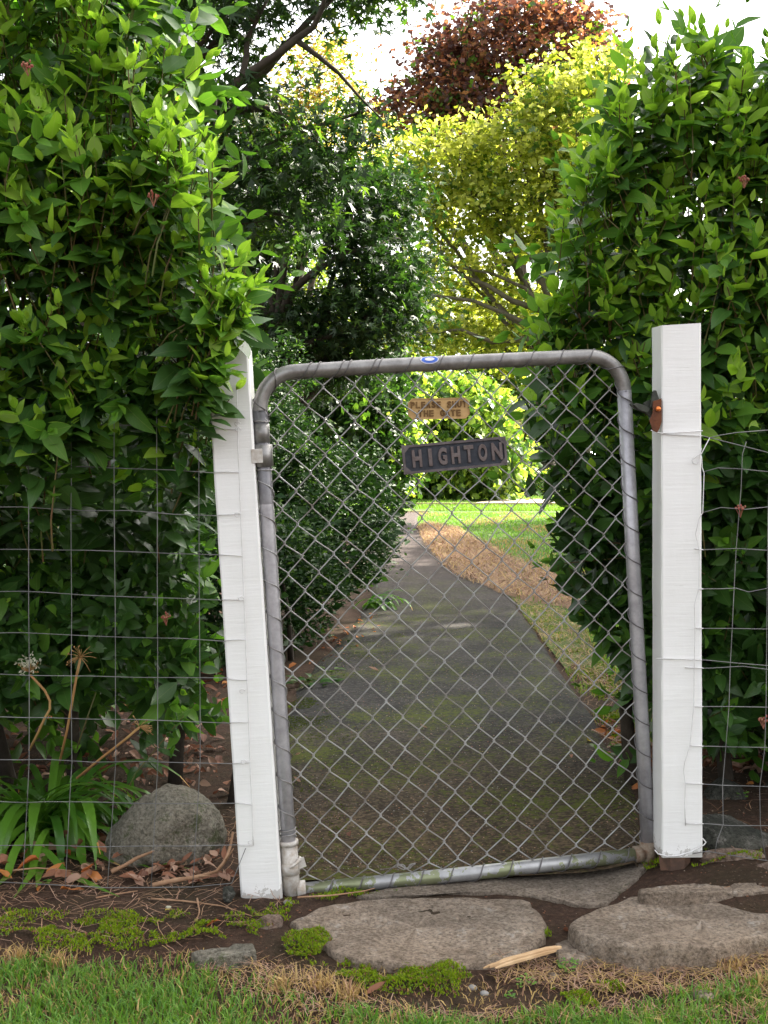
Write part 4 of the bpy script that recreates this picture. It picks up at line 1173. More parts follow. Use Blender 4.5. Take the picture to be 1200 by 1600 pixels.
# large dark maple close on the left, its limb crossing the sky
l1 = [W(250, 260, 8.0), W(300, 195, 7.9), W(345, 150, 7.8), W(385, 118, 7.7), W(430, 88, 7.6), W(462, 62, 7.5), W(490, 42, 7.5), W(505, 10, 7.4), W(512, -60, 7.3)]
l2 = [W(378, 122, 7.8), W(385, 90, 7.9), W(386, 62, 8.0), W(400, 35, 8.0), W(420, -5, 8.0), W(440, -70, 8.0)]
l3 = [W(462, 62, 7.5), W(500, 90, 7.6), W(530, 115, 7.7), W(560, 150, 7.8), W(600, 190, 7.9)]
l4 = [W(330, 175, 7.9), W(420, 170, 8.0), W(480, 200, 8.1), W(520, 260, 8.2), W(545, 300, 8.2)]
l5 = [W(250, 260, 8.0), W(330, 250, 8.1), W(380, 280, 8.2), W(440, 270, 8.3), W(500, 300, 8.4)]
tree('maple_tree', 'dark maple at upper left whose bare limb crosses the bright sky', (-2.4, 8.6, 0),
     [blob(470, 250, 8.2, 95, .8, 55), blob(400, 180, 8.2, 70, .7, 45), blob(350, 30, 8.2, 75, .8, 60), blob(520, 10, 7.9, 60, .5, 28), blob(560, 190, 8.0, 48, .4, 38), blob(430, 330, 8.5, 90, .8, 60), blob(300, -60, 8.5, 150, 1.2, 60), blob(500, -110, 8.3, 200, 1.4, 55), blob(330, 260, 8.6, 80, .8, 80), blob(150, 50, 8.8, 160, 1.2, 220), blob(600, -60, 8.3, 110, .8, 50)],
     1250, 11, .12, .085, T_STAR, ['maple_dark', 'maple_mid'], [.90, .10], tr=.09, fork=2.2, twigs=160, flat=.45, limbs=[(l1, .045), (l2, .025), (l3, .020), (l4, .024), (l5, .03)], shell=.2)
# second dark maple in the middle
l6 = [[W(425, 640, 11.6), W(432, 520, 11.5), W(440, 440, 11.4), W(448, 400, 11.4), W(475, 350, 11.4), W(490, 310, 11.4)],
      [W(428, 560, 11.5), W(425, 470, 11.5), W(432, 420, 11.5), W(440, 385, 11.5), W(452, 330, 11.5)],
      [W(430, 540, 11.5), W(450, 460, 11.4), W(490, 425, 11.3), W(540, 395, 11.2), W(600, 380, 11.2)],
      [W(428, 540, 11.5), W(410, 470, 11.5), W(385, 430, 11.5), W(360, 410, 11.5)],
      [W(425, 600, 11.6), W(470, 540, 11.4), W(530, 520, 11.3), W(600, 500, 11.3)]]
tree('maple_tree', 'dark green maple in the middle distance with slim limbs fanning from its base', (-1.1, 11.6, 0),
     [blob(500, 320, 11.5, 110, .8, 75), blob(580, 400, 11.5, 62, .7, 60), blob(555, 500, 11.5, 100, .8, 60), blob(620, 470, 11.6, 50, .6, 60), blob(430, 520, 11.8, 75, .8, 60), blob(600, 300, 11.8, 60, .6, 45), blob(400, 380, 12, 60, .7, 60), blob(430, 280, 12, 80, .8, 60), blob(470, 580, 12, 80, .8, 45), blob(560, 570, 11.8, 50, .6, 30), blob(632, 430, 12, 38, .6, 40), blob(615, 350, 12, 40, .6, 28), blob(370, 470, 12.3, 60, .8, 120)],
     1500, 16, .14, .078, T_STAR, ['maple_dark', 'maple_mid', 'ivy'], [.80, .06, .14], tr=.07, fork=1.4, twigs=160, flat=.4, limbs=[(q_, .05) for q_ in l6], shell=.25)
# yellow tree
yl = [[W(905, 700, 20), W(900, 600, 20), W(895, 560, 20), W(860, 490, 19.8), W(820, 450, 19.7), W(770, 428, 19.6), W(700, 415, 19.5)],
      [W(895, 560, 20), W(850, 520, 19.8), W(800, 495, 19.7), W(740, 470, 19.6), W(680, 462, 19.5), W(650, 470, 19.5)],
      [W(860, 490, 19.9), W(800, 470, 19.7), W(760, 445, 19.6), W(720, 430, 19.6), W(690, 400, 19.6)],
      [W(890, 540, 20), W(820, 530, 19.8), W(770, 535, 19.7), W(720, 515, 19.6), W(670, 520, 19.6)],
      [W(880, 520, 20), W(860, 420, 20), W(845, 330, 20), W(850, 250, 20), W(840, 160, 20)],
      [W(880, 520, 20), W(830, 400, 19.8), W(790, 340, 19.8), W(740, 300, 19.8)],
      [W(890, 540, 20), W(910, 430, 20), W(900, 300, 20), W(880, 200, 20)]]
tree('maple_tree', 'broad yellow green maple glowing in the sun behind the gate', (3.35, 20.2, 0),
     [blob(840, 150, 20, 45, .8, 60), blob(800, 230, 20, 95, 1.2, 60), blob(900, 200, 20, 80, 1.2, 90), blob(690, 250, 19.8, 90, 1.1, 60), blob(620, 300, 19.8, 75, 1.0, 60), blob(730, 330, 20, 110, 1.2, 60), blob(860, 330, 20.3, 100, 1.2, 90), blob(700, 420, 20.2, 110, 1, 35), blob(660, 520, 20.3, 90, 1, 35), blob(800, 540, 20.6, 110, 1, 40), blob(960, 330, 20.5, 110, 1.2, 140), blob(760, 480, 21, 120, 1, 60), blob(930, 110, 20.5, 60, 1, 50)],
     1750, 17, .15, .10, T_LOBE, ['yellow_leaf', 'yellow_green', 'maple_mid'], [.50, .36, .14], tr=.11, fork=2.2, bark='bark', twigs=260, flat=.4, limbs=[(q_, .06) for q_ in yl], shell=.3)
# copper tree
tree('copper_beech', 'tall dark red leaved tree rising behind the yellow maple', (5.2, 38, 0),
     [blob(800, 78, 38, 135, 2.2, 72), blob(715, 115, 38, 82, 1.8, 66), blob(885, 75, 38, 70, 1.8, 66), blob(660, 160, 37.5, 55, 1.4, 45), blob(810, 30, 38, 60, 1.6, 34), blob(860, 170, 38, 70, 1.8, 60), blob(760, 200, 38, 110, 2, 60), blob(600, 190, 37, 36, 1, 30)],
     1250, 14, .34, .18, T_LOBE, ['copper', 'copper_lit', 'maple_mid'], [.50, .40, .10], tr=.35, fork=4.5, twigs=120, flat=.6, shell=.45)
# orange tinted tree behind the dark maple
tree('autumn_tree', 'thin orange leaved tree seen through the dark maple at upper left', (-2.2, 27, 0),
     [blob(500, 130, 27, 75, 1.2, 75), blob(450, 200, 27, 70, 1.2, 60), blob(560, 230, 27, 55, 1, 50), blob(400, 230, 27, 70, 1.2, 70)],
     520, 16, .26, .13, T_RHOMB, ['maple_orange', 'yellow_leaf', 'maple_mid'], [.5, .25, .25], tr=.16, fork=4, twigs=50, flat=.5, shell=.3)
# weeping tree beyond the lawn
tree('weeping_tree', 'low weeping tree with broad bright leaves hanging to the sunlit lawn', (1.25, 33.5, 0),
     [blob(700, 650, 33, 60, 1.3, 60), blob(770, 720, 33, 50, 1.2, 50), blob(690, 735, 33, 65, 1.2, 36), blob(640, 700, 33.4, 40, 1, 70), blob(740, 650, 33, 50, 1, 50)],
     640, 16, .26, .21, T_LOBE, ['bright', 'maple_mid', 'ivy'], [.5, .25, .25], tr=.16, fork=1.7, twigs=40, flat=.9, droop=.8, shell=.5, upb=.2)
tree('leaning_bush', 'sunlit column of bright creeper at the left edge of the far lawn', (-.05, 24.6, 0),
     [blob(622, 640, 24.6, 26, .5, 70), blob(615, 725, 24.6, 28, .5, 50), blob(600, 560, 25, 30, .6, 50)],
     420, 14, .16, .12, T_LOBE, ['bright', 'yellow_green'], [.8, .2], tr=.07, fork=.8, twigs=20, flat=.9, droop=.6, cat='creeper', shell=.5, upb=.2)
tree('feathery_shrub', 'pale feathery shrub left of the right hedge above the far lawn', (3.6, 38, 0),
     [blob(775, 668, 38, 42, 1, 26), blob(815, 685, 38, 36, 1, 22), blob(760, 640, 38.5, 30, 1, 20)],
     330, 18, .20, .22, T_RHOMB, ['pale_frond', 'yellow_green'], [.75, .25], tr=.1, fork=.8, twigs=20, flat=.6, cat='shrub')
ch = tree('clipped_hedge', 'low clipped dark hedge behind the pale drive', (5.2, 36.6, 0),
     [(4.0, 36.6, .42, .8, .45, .40), (5.2, 36.6, .42, .9, .45, .40), (6.4, 36.6, .42, .9, .45, .40), (7.6, 36.6, .42, .9, .45, .40), (9, 36.6, .42, 1.0, .45, .40)],
     900, 16, .07, .07, T_RHOMB, ['ivy', 'shrub_leaf', 'yellow_green'], [.5, .4, .1], tr=.03, fork=.2, twigs=20, flat=.8, cat='hedge', shell=.7)
# far green wall of garden trees
FAR = [((-9, 44, 0), [(-9, 44, 5.5, 4.5, 2, 3.6), (-5.5, 44.5, 4.5, 2.5, 2, 3.4), (-9, 44, 1.8, 4.5, 1.6, 1.8)], 'far round green tree at the left, seen between hedge and dark maple'),
       ((-2.6, 46, 0), [(-2.6, 46, 5.6, 2.8, 2, 3.6), (-1.2, 46, 3.0, 2.6, 1.8, 2.6), (-3.5, 45, 1.5, 3, 1.5, 1.6)], 'far yellow green tree glowing through the dark maple limbs'),
       ((2.8, 48, 0), [(2.8, 48, 5.2, 3.2, 2, 3.2), (1.4, 47, 2.4, 2.6, 1.6, 2.3), (5, 48, 3, 2.6, 1.6, 3)], 'far green tree behind the weeping tree'),
       ((9, 50, 0), [(9, 50, 5, 4, 2, 3.6), (7.4, 48, 1.8, 3.5, 1.5, 1.8), (14, 50, 4.5, 3.6, 2, 4)], 'far green tree at the right behind the low clipped hedge'),
       ((20, 52, 0), [(20, 52, 4.5, 4.5, 2, 4.3), (26, 52, 4, 4, 2, 4)], 'far green tree hidden mostly by the right hedge'),
       ((-18, 48, 0), [(-18, 48, 5, 5, 2, 4.6), (-25, 48, 4, 4, 2, 4)], 'far green tree hidden mostly by the left hedge')]
for i, (bs, bb, lb) in enumerate(FAR):
    tree('tree', lb, bs, bb, 1000, 13, .36, .27, T_RHOMB, ['yellow_green', 'maple_mid', 'ivy'] if i != 1 else ['bright', 'yellow_green', 'maple_mid'], [.35, .35, .30], tr=.22, fork=2.0, twigs=30, flat=.6, group='garden trees beyond the far lawn', shell=.4)
# unseen trees added to the right behind the hedge to shade gate and lawn
for (bs, bb, lb, nc) in [((7.2, 9.5, 0), [(6.6, 8.6, 6.8, 2.8, 2.6, 2.3), (8.6, 10.2, 8.0, 3, 2.8, 2.6), (5.6, 6.6, 5.6, 2.0, 2.2, 1.6), (9.5, 7.5, 7.5, 2.5, 2.5, 2.5)], 'unseen tree added behind the right hedge to shade the gate', 2600),
                     ((9.5, 15.5, 0), [(8.8, 15, 6.5, 2.6, 2.8, 2.6), (10.8, 16.5, 8.5, 3, 3, 2.6), (11.5, 13, 8, 2.5, 2.5, 2.5), (7.8, 18.5, 5.4, 2.0, 2.6, 2.0), (8.8, 23, 5.4, 2.0, 2.6, 2.0)], 'unseen tree added to the right of the lawn to shade it', 3000)]:
    tree('tree', lb, bs, bb, nc, 16, .30, .22, T_RHOMB, ['maple_mid', 'ivy'], [.4, .6], tr=.25, fork=3.5, twigs=60, flat=.6, group='unseen trees added for shade at the right of the garden', shell=.1)

# ------------------------------------------------------------------ stones
def slab(name, label, px, ztop, m, cat='paving stone', group=None, depth=.09, kind=None, rough=.006, seed=1, bev=.012, follow=False):
    P = [G(x, y, ztop) for x, y in px]
    c = sum(P, Vector()) / len(P)
    N = 72; P2 = resample(P + [P[0]], N + 1)[:N]
    for it in range(0): P2 = [(P2[k - 1] + P2[k] * 2 + P2[(k + 1) % N]) / 4 for k in range(N)]
    vs_, fs_ = [], []
    rings = [(1.01, -depth), (1.008, -bev * 1.6), (1.0, -bev * .7), (.99, -bev * .15), (.97, 0), (.88, 0), (.8, 0), (.7, 0), (.6, 0), (.48, 0), (.36, 0), (.24, 0), (.12, 0)]
    for s, dz in rings:
        for k in range(N):
            d = P2[k] - c
            e = 1 + (float(fbm(P2[k].x * 17, P2[k].y * 17, seed)) - .5) * .12 + (float(vnoise(P2[k].x * 60, P2[k].y * 60, seed)) - .5) * .03
            x, y = c.x + d.x * s * e, c.y + d.y * s * e
            z = ztop + dz + (float(fbm(x * 8, y * 8, seed + 3)) - .5) * rough * (3.0 if not follow else 1.2) * (1 if dz > -.03 else 0)
            z -= max(0, float(fbm(x * 25, y * 25, seed + 9, 3)) - .57) * (.045 if not follow else .006)
            if follow: z += H(x, y) - H(c.x, c.y)
            vs_.append((x - c.x, y - c.y, z - ztop))
    vs_.append((0, 0, 0)); nr = len(rings)
    for r in range(nr - 1):
        for k in range(N): fs_.append((r * N + k, r * N + (k + 1) % N, (r + 1) * N + (k + 1) % N, (r + 1) * N + k))
    for k in range(N): fs_.append(((nr - 1) * N + k, (nr - 1) * N + (k + 1) % N, len(vs_) - 1))
    b = MB(); b.add(vs_, fs_)
    o = b.build(name, M[m], smooth=True, loc=(c.x, c.y, ztop))
    return tag(o, label, None if kind else cat, group, kind)
slab('stone_slab', 'large flat brown grey stone slab below the middle of the gate', [(452, 1441), (500, 1414), (600, 1401), (720, 1398), (826, 1409), (862, 1440), (852, 1470), (795, 1498), (650, 1510), (560, 1500), (510, 1478), (470, 1462)], .013, 'slab', group='stone slabs before the gate', seed=4)
slab('stone_slab', 'thick flat stone slab at lower right with dark front edge and a small hole', [(892, 1443), (935, 1415), (985, 1400), (1100, 1397), (1215, 1400), (1420, 1404), (1440, 1452), (1200, 1462), (1110, 1476), (1000, 1478), (930, 1468), (903, 1455)], .052, 'slab', group='stone slabs before the gate', seed=8, depth=.13)
slab('stone_slab', 'small rounded stone wedged between the two large slabs', [(868, 1472), (898, 1464), (930, 1474), (937, 1490), (905, 1500), (872, 1494)], .018, 'slab', group='stone slabs before the gate', seed=12)
slab('kerb_stone', 'thin mossy strip of stone behind the right slab', [(1000, 1388), (1090, 1381), (1190, 1379), (1300, 1380), (1300, 1391), (1180, 1391), (1005, 1395)], .078, 'slab', 'stone', seed=15, depth=.05, bev=.006)
slab('path', 'worn grey concrete end of the path under the gate', [(555, 1400), (640, 1383), (760, 1374), (900, 1362), (1012, 1352), (1018, 1365), (985, 1392), (950, 1412), (905, 1413), (860, 1402), (780, 1393), (690, 1393), (600, 1402)], .012, 'concrete', kind='structure', seed=20, depth=.05, bev=.005, follow=True)
slab('stone', 'low grey stone sunk in the moss at lower left', [(298, 1489), (330, 1479), (395, 1476), (400, 1488), (340, 1497), (308, 1497)], .022, 'boulder', 'stone', seed=22, depth=.05)
def rock(name, label, px, py, D, r, seed, m, cat='rock', group=None, skew=0, cuts=9, cutd=(.62, .92), flat=None):
    c = W(px, py, D)
    bm = bmesh.new(); bmesh.ops.create_icosphere(bm, subdivisions=5, radius=1)
    rnd = random.Random(seed)
    pl = []
    for _ in range(cuts):
        d = Vector((rnd.gauss(0, 1), rnd.gauss(0, 1), rnd.gauss(0, .8))).normalized(); pl.append((d, rnd.uniform(*cutd)))
    if flat: pl += flat
    for v in bm.verts:
        p = v.co.copy()
        for d, k in pl:
            q = p.dot(d)
            if q > k: p -= d * (q - k) * .92
        p *= 1 + .10 * mnoise.fractal(p * 1.6 + Vector((seed, 0, 0)), 1, 2, 4)
        p += v.normal * .030 * mnoise.fractal(p * 7 + Vector((seed, 3, 0)), .8, 2.1, 5)
        p.x += skew * p.z
        v.co = Vector((p.x * r[0], p.y * r[1], p.z * r[2]))
    for f in bm.faces: f.smooth = True
    me = bpy.data.meshes.new(name); bm.to_mesh(me); bm.free(); me.materials.append(M[m])
    o = bpy.data.objects.new(name, me); COL.objects.link(o); o.location = c
    return tag(o, label, cat, group)
rock('boulder', 'rounded grey boulder behind the left fence beside the leaning post', 258, 1312, 3.0, (.146, .13, .130), 4, 'boulder', skew=.10, cuts=9, cutd=(.74, .95))
rock('rock', 'grey wedge shaped rock sloping right at the foot of the right post', 1150, 1318, 2.86, (.13, .10, .075), 12, 'dark_rock', skew=-.25, group='rocks at the foot of the right post', flat=[(Vector((.45, -.2, .87)).normalized(), .45)])
rock('rock', 'pinkish crumbly rock edge below the grey wedge rock', 1146, 1340, 2.745, (.085, .025, .022), 17, 'pink_rock', group='rocks at the foot of the right post')
rock('rock', 'dark upright rock with pointed top behind the right fence', 1125, 1262, 3.25, (.078, .07, .088), 9, 'dark_rock', group='rocks at the foot of the right post', skew=-.05)
rock('rock', 'pale streaked rock at the right edge below the fence', 1196, 1364, 2.68, (.055, .04, .026), 25, 'pink_rock', group='rocks at the foot of the right post')
rock('rock', 'dark rock behind the fence at the far right edge', 1225, 1255, 3.4, (.08, .07, .075), 31, 'dark_rock', group='rocks at the foot of the right post')
rock('stone', 'upright pale topped stone in the moss at the left foot of the big slab', 412, 1460, 2.52, (.042, .035, .046), 41, 'pink_rock', cat='stone', skew=.3)
rock('stone', 'small brown stone against the foot of the left post', 357, 1398, 2.66, (.018, .016, .020), 43, 'dark_rock', cat='stone', skew=0)

# ------------------------------------------------------------------ scattering on the ground
def poly_pts(px, n, z=0.0):
    poly = [tuple(G(x, y, z)[:2]) for x, y in px]
    xs = [p[0] for p in poly]; ys = [p[1] for p in poly]
    out_ = []
    while sum(len(o) for o in out_) < n:
        Q = np.column_stack([rng.uniform(min(xs), max(xs), n * 2), rng.uniform(min(ys), max(ys), n * 2)])
        out_.append(Q[pip(Q, poly)])
    return np.concatenate(out_)[:n]
def soilz(P2):
    x, y = P2[:, 0], P2[:, 1]
    amp = sst(1.0, 1.5, y) * (1 - sst(5.0, 7.0, y)) * (1 - sst(2.0, 4, np.abs(x)))
    return hgt(x, y) + amp * ((fbm(x * 9, y * 9, 3) - .5) * .018 + (fbm(x * 45, y * 45, 5, 3) - .5) * .010) - .006
T_TET = [Tmpl([(-.5, -.4, 0), (.5, -.3, .05), (0, .5, .1), (.05, 0, .6)], [(0, 1, 3), (1, 2, 3), (2, 0, 3), (0, 2, 1)])]
M['crumb'] = mat('crumb', (.05, .032, .022), .95, c2=(.14, .10, .075), scale=3)
M['pale_chip'] = mat('pale_chip', (.42, .36, .30), .9, c2=(.25, .16, .11), scale=5)
def crumbs(name, label, P2, s0, s1, mats, zf=soilz):
    n = len(P2); P = np.column_stack([P2, zf(P2)])
    S = np.exp(rng.uniform(np.log(s0), np.log(s1), n))
    a = rng.uniform(0, 6.28, n); d = np.column_stack([np.cos(a), np.sin(a), rng.normal(0, .2, n)]); nn = rand_unit(n) * .4 + np.array([0, 0, 1])
    o = scatter(name, T_TET, np.zeros(n, int), P, frames(d, nn), np.column_stack([S, S * rng.uniform(.7, 1.6, n), S * .7]), [M[k] for k in mats], rng.integers(0, len(mats), n), None, False)
    return tag(o, label, kind='stuff')
Q = np.column_stack([rng.uniform(-1.7, 1.7, 26000), rng.uniform(1.9, 4.4, 26000)])
Q = Q[~pip(Q, PATHPOLY)]
Qp = np.column_stack([rng.uniform(-.8, .8, 16000), 2.8 + 6 * rng.random(16000) ** 1.6]); Qp = Qp[pip(Qp, PATHPOLY)]
crumbs('path_grit', 'grit and bits of leaf strewn on the path', Qp, .0015, .006, ['crumb', 'crumb', 'pebble', 'dead', 'dead_pale'], lambda P2: hgt(P2[:, 0], P2[:, 1]) + .016)
crumbs('soil_crumbs', 'loose dark crumbs of soil', Q, .0015, .007, ['crumb', 'crumb', 'crumb', 'soil', 'dead'])
Q = np.column_stack([rng.uniform(-1.6, 1.6, 900), rng.uniform(2.2, 3.6, 900)]); Q = Q[~pip(Q, PATHPOLY)]
crumbs('chips', 'pale chips of bark and gravel on the soil', Q, .002, .006, ['pale_chip'])
def needles(name, label, P2, l0, l1, wd, mats, zf, lift=.01, tilt=.2):
    n = len(P2); a = rng.uniform(0, 6.28, n)
    d = np.column_stack([np.cos(a), np.sin(a), rng.normal(0, tilt, n)]); s = np.column_stack([-np.sin(a), np.cos(a), np.zeros(n)])
    c = np.column_stack([P2, zf(P2) + lift * rng.random(n) + .003]); L_ = rng.uniform(l0, l1, n)[:, None]; b_ = rng.normal(0, .12, n)[:, None] * L_
    up = np.array([0, 0, wd * 1.2])
    V = np.stack([c - d * L_ / 2 - s * wd / 2, c - d * L_ / 2 + s * wd / 2, c + s * (b_ + wd / 2) + up, c + s * (b_ - wd / 2) + up, c + d * L_ / 2 + s * wd / 4, c + d * L_ / 2 - s * wd / 4], 1).reshape(-1, 3)
    base = (np.arange(n) * 6)[:, None]
    lo = (np.array([0, 3, 2, 1, 3, 5, 4, 2])[None] + base).ravel()
    me = np_mesh(name, V, lo, np.full(2 * n, 4), [M[k] for k in mats], np.repeat(rng.integers(0, len(mats), n), 2), None, False)
    return tag(link(name, me), label, kind='stuff')
zero = lambda P2: hgt(P2[:, 0], P2[:, 1]) + .004
Q = poly_pts([(-500, 1260), (380, 1280), (450, 1440), (300, 1480), (-500, 1480)], 2000)
needles('needle_litter', 'thin brown needles and twigs strewn on the soil at left', Q, .02, .09, .0016, ['straw', 'dead_pale', 'twig'], soilz)
Q = poly_pts([(1020, 1160), (1700, 1160), (1700, 1400), (1100, 1400), (1020, 1300)], 600)
needles('needle_litter', 'thin brown needles strewn on the soil at right', Q, .02, .08, .0016, ['straw', 'dead_pale', 'twig'], soilz)
# straw mulch on the lawn edge
EDGE = [(800, 936), (850, 1005), (885, 1052), (935, 1132), (980, 1222), (1003, 1285), (1035, 1285), (1030, 1180), (1010, 1080), (940, 1010), (880, 955)]
STRAW = [(652, 824), (668, 818), (712, 826), (760, 852), (815, 880), (900, 905), (925, 930), (960, 965), (930, 975), (880, 950), (822, 940), (760, 922), (705, 900), (682, 876), (662, 850)]
b = MB(); sp_ = [G(x, y) for x, y in STRAW]; b.add([(p.x, p.y, .008) for p in sp_], [tuple(range(len(sp_)))])
M['straw_bed'] = mat('straw_bed', (.13, .075, .04), .95, c2=(.24, .16, .09), scale=7, bump=.8, bscale=60, bdist=.02)
tag(b.build('straw_mulch', M['straw_bed']), 'orange brown bed of old straw beside the path', kind='stuff')
Q = poly_pts(STRAW, 9000)
needles('straw_mulch', 'orange brown straw and cuttings strewn along the path edge', Q, .05, .16, .006, ['straw', 'straw', 'dead_pale', 'grass_dry'], zero, .05, .35)
Q = poly_pts([(800, 938), (870, 950), (960, 1010), (990, 1090), (950, 1100), (900, 1060), (850, 1005)], 1300)
needles('straw_mulch', 'dry straw among the grass at the right path edge', Q, .03, .09, .003, ['straw', 'grass_dry', 'dead_pale'], zero, .02, .35)
Q = np.concatenate([poly_pts([(760, 1500), (900, 1505), (1100, 1500), (1210, 1490), (1210, 1560), (1000, 1550), (860, 1545), (770, 1530)], 1600), poly_pts([(250, 1490), (460, 1500), (560, 1560), (700, 1580), (1210, 1560), (1210, 1600), (500, 1600), (300, 1520)], 900)])
needles('dry_grass', 'matted straw coloured dead grass below the right slab', Q, .02, .05, .0015, ['straw', 'dead_pale', 'grass_dry'], soilz, .012, .3)

needles('straw_litter', 'brown straw and twigs in the strip between path and lawn', poly_pts(EDGE, 1300), .02, .07, .0022, ['straw', 'dead_pale', 'twig', 'dead'], soilz, .015, .3)
P2 = poly_pts(EDGE[:9] + [(960, 1030), (900, 965)], 6500); d_ = fbm(P2[:, 0] * 6, P2[:, 1] * 6, 61); P2 = P2[d_ > .44]; n = len(P2)
blades('grass', np.column_stack([P2, soilz(P2)]), rng.uniform(.012, .04, n), rng.uniform(.0012, .0024, n), .9, [M['grass_sun'], M['grass'], M['moss'], M['grass_dry']], rng.choice(4, n, p=[.25, .3, .3, .15]), 'short mixed grass and moss along the right edge of the path')
# grass and moss
FG = [(-600, 1503), (60, 1502), (200, 1508), (300, 1500), (420, 1532), (500, 1562), (600, 1590), (760, 1600), (880, 1574), (960, 1590), (1050, 1552), (1200, 1528), (1800, 1520), (1800, 1900), (-600, 1900)]
P2 = poly_pts(FG, 52000); P2 = P2[P2[:, 1] > .9]
dn = fbm(P2[:, 0] * 7, P2[:, 1] * 7, 31); k_ = rng.random(len(P2)) < sst(.32, .55, dn) + .25; P2 = P2[k_]; dn = dn[k_]
P = np.column_stack([P2, soilz(P2)]); n = len(P)
mid = rng.choice(3, n, p=[.75, .2, .05])
blades('grass', P, rng.uniform(.014, .038, n) * (.6 + dn), rng.uniform(.0010, .0021, n), .8, [M['grass'], M['grass_sun'], M['grass_dry']], mid, 'short green grass along the bottom edge of the view')
P2 = np.concatenate([poly_pts(FG, 9000), poly_pts([(-100, 1480), (500, 1500), (900, 1540), (1250, 1500), (1250, 1600), (-100, 1600)], 2500)]); P2 = P2[P2[:, 1] > 1.0]
n = len(P2); P = np.column_stack([P2, soilz(P2)])
blades('dry_grass', P, rng.uniform(.006, .022, n), rng.uniform(.0008, .0014, n), 1.2, [M['grass_dry'], M['straw']], rng.integers(0, 2, n), 'dead brown grass between the green blades')
def tuft(px, py, n, h, spread, mats, name, label, cat, z=None, probs=None, wd=.0013, lean=.9):
    c = G(px, py); P2 = np.column_stack([rng.normal(c.x, spread, n), rng.normal(c.y, spread, n)])
    P = np.column_stack([P2, soilz(P2)]) - np.array([c.x, c.y, 0])
    o = blades(name, P, rng.uniform(.5, 1.1, n) * h, rng.uniform(.7, 1.3, n) * wd, lean, [M[k] for k in mats], rng.choice(len(mats), n, p=probs), None, None, None)
    o.location = (c.x, c.y, 0)
    return tag(o, label, cat)
for (x, y, lb) in [(445, 1545, 'straw yellow tuft of dry grass left of the dead leaf at the bottom'), (500, 1540, 'taller straw yellow grass tuft near the foot of the big slab'), (545, 1556, 'small pale tuft of dry grass at the edge of the moss'),
                   (1140, 1515, 'orange tuft of dry grass in front of the thick right slab'), (1185, 1540, 'curly dry grass tuft at the lower right edge'), (90, 1505, 'pale dry grass tuft at the moss edge on the left'), (28, 1500, 'pale dry grass tuft at the left edge')]:
    tuft(x, y, 90, .042, .015, ['grass_dry', 'straw'], 'grass_tuft', lb, 'grass tuft', probs=[.7, .3])
MOSS = [([(-200, 1425), (60, 1432), (250, 1428), (380, 1440), (430, 1462), (300, 1470), (100, 1470), (-200, 1480)], 5200), ([(470, 1500), (560, 1512), (640, 1522), (720, 1530), (720, 1560), (560, 1550)], 1800), ([(380, 1425), (450, 1410), (480, 1420), (450, 1445), (395, 1440)], 700), ([(40, 1450), (180, 1440), (300, 1440), (400, 1462), (410, 1478), (300, 1476), (200, 1490), (60, 1495)], 5200), ([(540, 1500), (610, 1512), (700, 1514), (740, 1524), (700, 1545), (600, 1538), (530, 1525)], 3000),
        ([(440, 1478), (500, 1462), (520, 1476), (500, 1496), (450, 1496)], 1400), ([(860, 1545), (960, 1535), (1010, 1552), (990, 1580), (900, 1575)], 2200), ([(1000, 1372), (1060, 1366), (1112, 1376), (1100, 1386), (1010, 1386)], 700),
        ([(480, 1412), (530, 1400), (620, 1393), (640, 1398), (560, 1408), (500, 1420)], 900), ([(1040, 1360), (1066, 1358), (1066, 1365), (1042, 1366)], 150), ([(845, 1462), (870, 1462), (866, 1478), (850, 1478)], 260),
        ([(925, 1458), (938, 1466), (944, 1490), (932, 1486)], 260), ([(1005, 1476), (1100, 1488), (1100, 1500), (1000, 1494)], 500), ([(1080, 1395), (1190, 1391), (1190, 1398), (1080, 1400)], 300)]
allP = []
for poly, n in MOSS:
    P2 = poly_pts(poly, n); d_ = fbm(P2[:, 0] * 16, P2[:, 1] * 16, 77); keep = d_ > .42; P2 = P2[keep]; d_ = d_[keep]
    allP.append(np.column_stack([P2, soilz(P2) + .004 + (d_ - .40) * .045]))
    # little cushions the moss grows on
P = np.concatenate(allP); n = len(P)
blades('moss', P, rng.uniform(.004, .009, n), rng.uniform(.0011, .0019, n), .9, [M['moss'], M['grass_sun'], M['dead']], rng.choice(3, n, p=[.78, .10, .12]), 'bright green moss cushions around the slabs')
P2 = np.concatenate([poly_pts([(455, 1065), (520, 1040), (560, 1000), (600, 985), (640, 1000), (560, 1080), (480, 1110), (440, 1240), (520, 1150), (470, 1130)], 7000),
                     poly_pts([(440, 1095), (500, 1090), (520, 1130), (470, 1150), (442, 1150)], 5000), poly_pts([(820, 950), (860, 1000), (905, 1060), (960, 1130), (1010, 1120), (960, 1050), (900, 1000), (850, 950)], 6500),
                     poly_pts([(930, 1110), (1010, 1090), (1020, 1150), (960, 1160)], 4500), poly_pts([(450, 1150), (560, 1150), (540, 1330), (450, 1330)], 3000)])
d_ = fbm(P2[:, 0] * 9, P2[:, 1] * 9, 55); P2 = P2[(d_ > .50) & ~(pip(P2, PATHPOLY) & (rng.random(len(P2)) < .5))]; n = len(P2)
onp = pip(P2, PATHPOLY)
P = np.column_stack([P2, hgt(P2[:, 0], P2[:, 1]) + np.where(onp, .016, .004)])
blades('moss', P, np.where(onp, .45, 1) * rng.uniform(.004, .010, n), rng.uniform(.0015, .003, n), .9, [M['moss'], M['grass_sun'], M['moss_dark']], np.where(onp, 2, rng.choice(3, n, p=[.6, .15, .25])), 'moss creeping over the edges of the path')
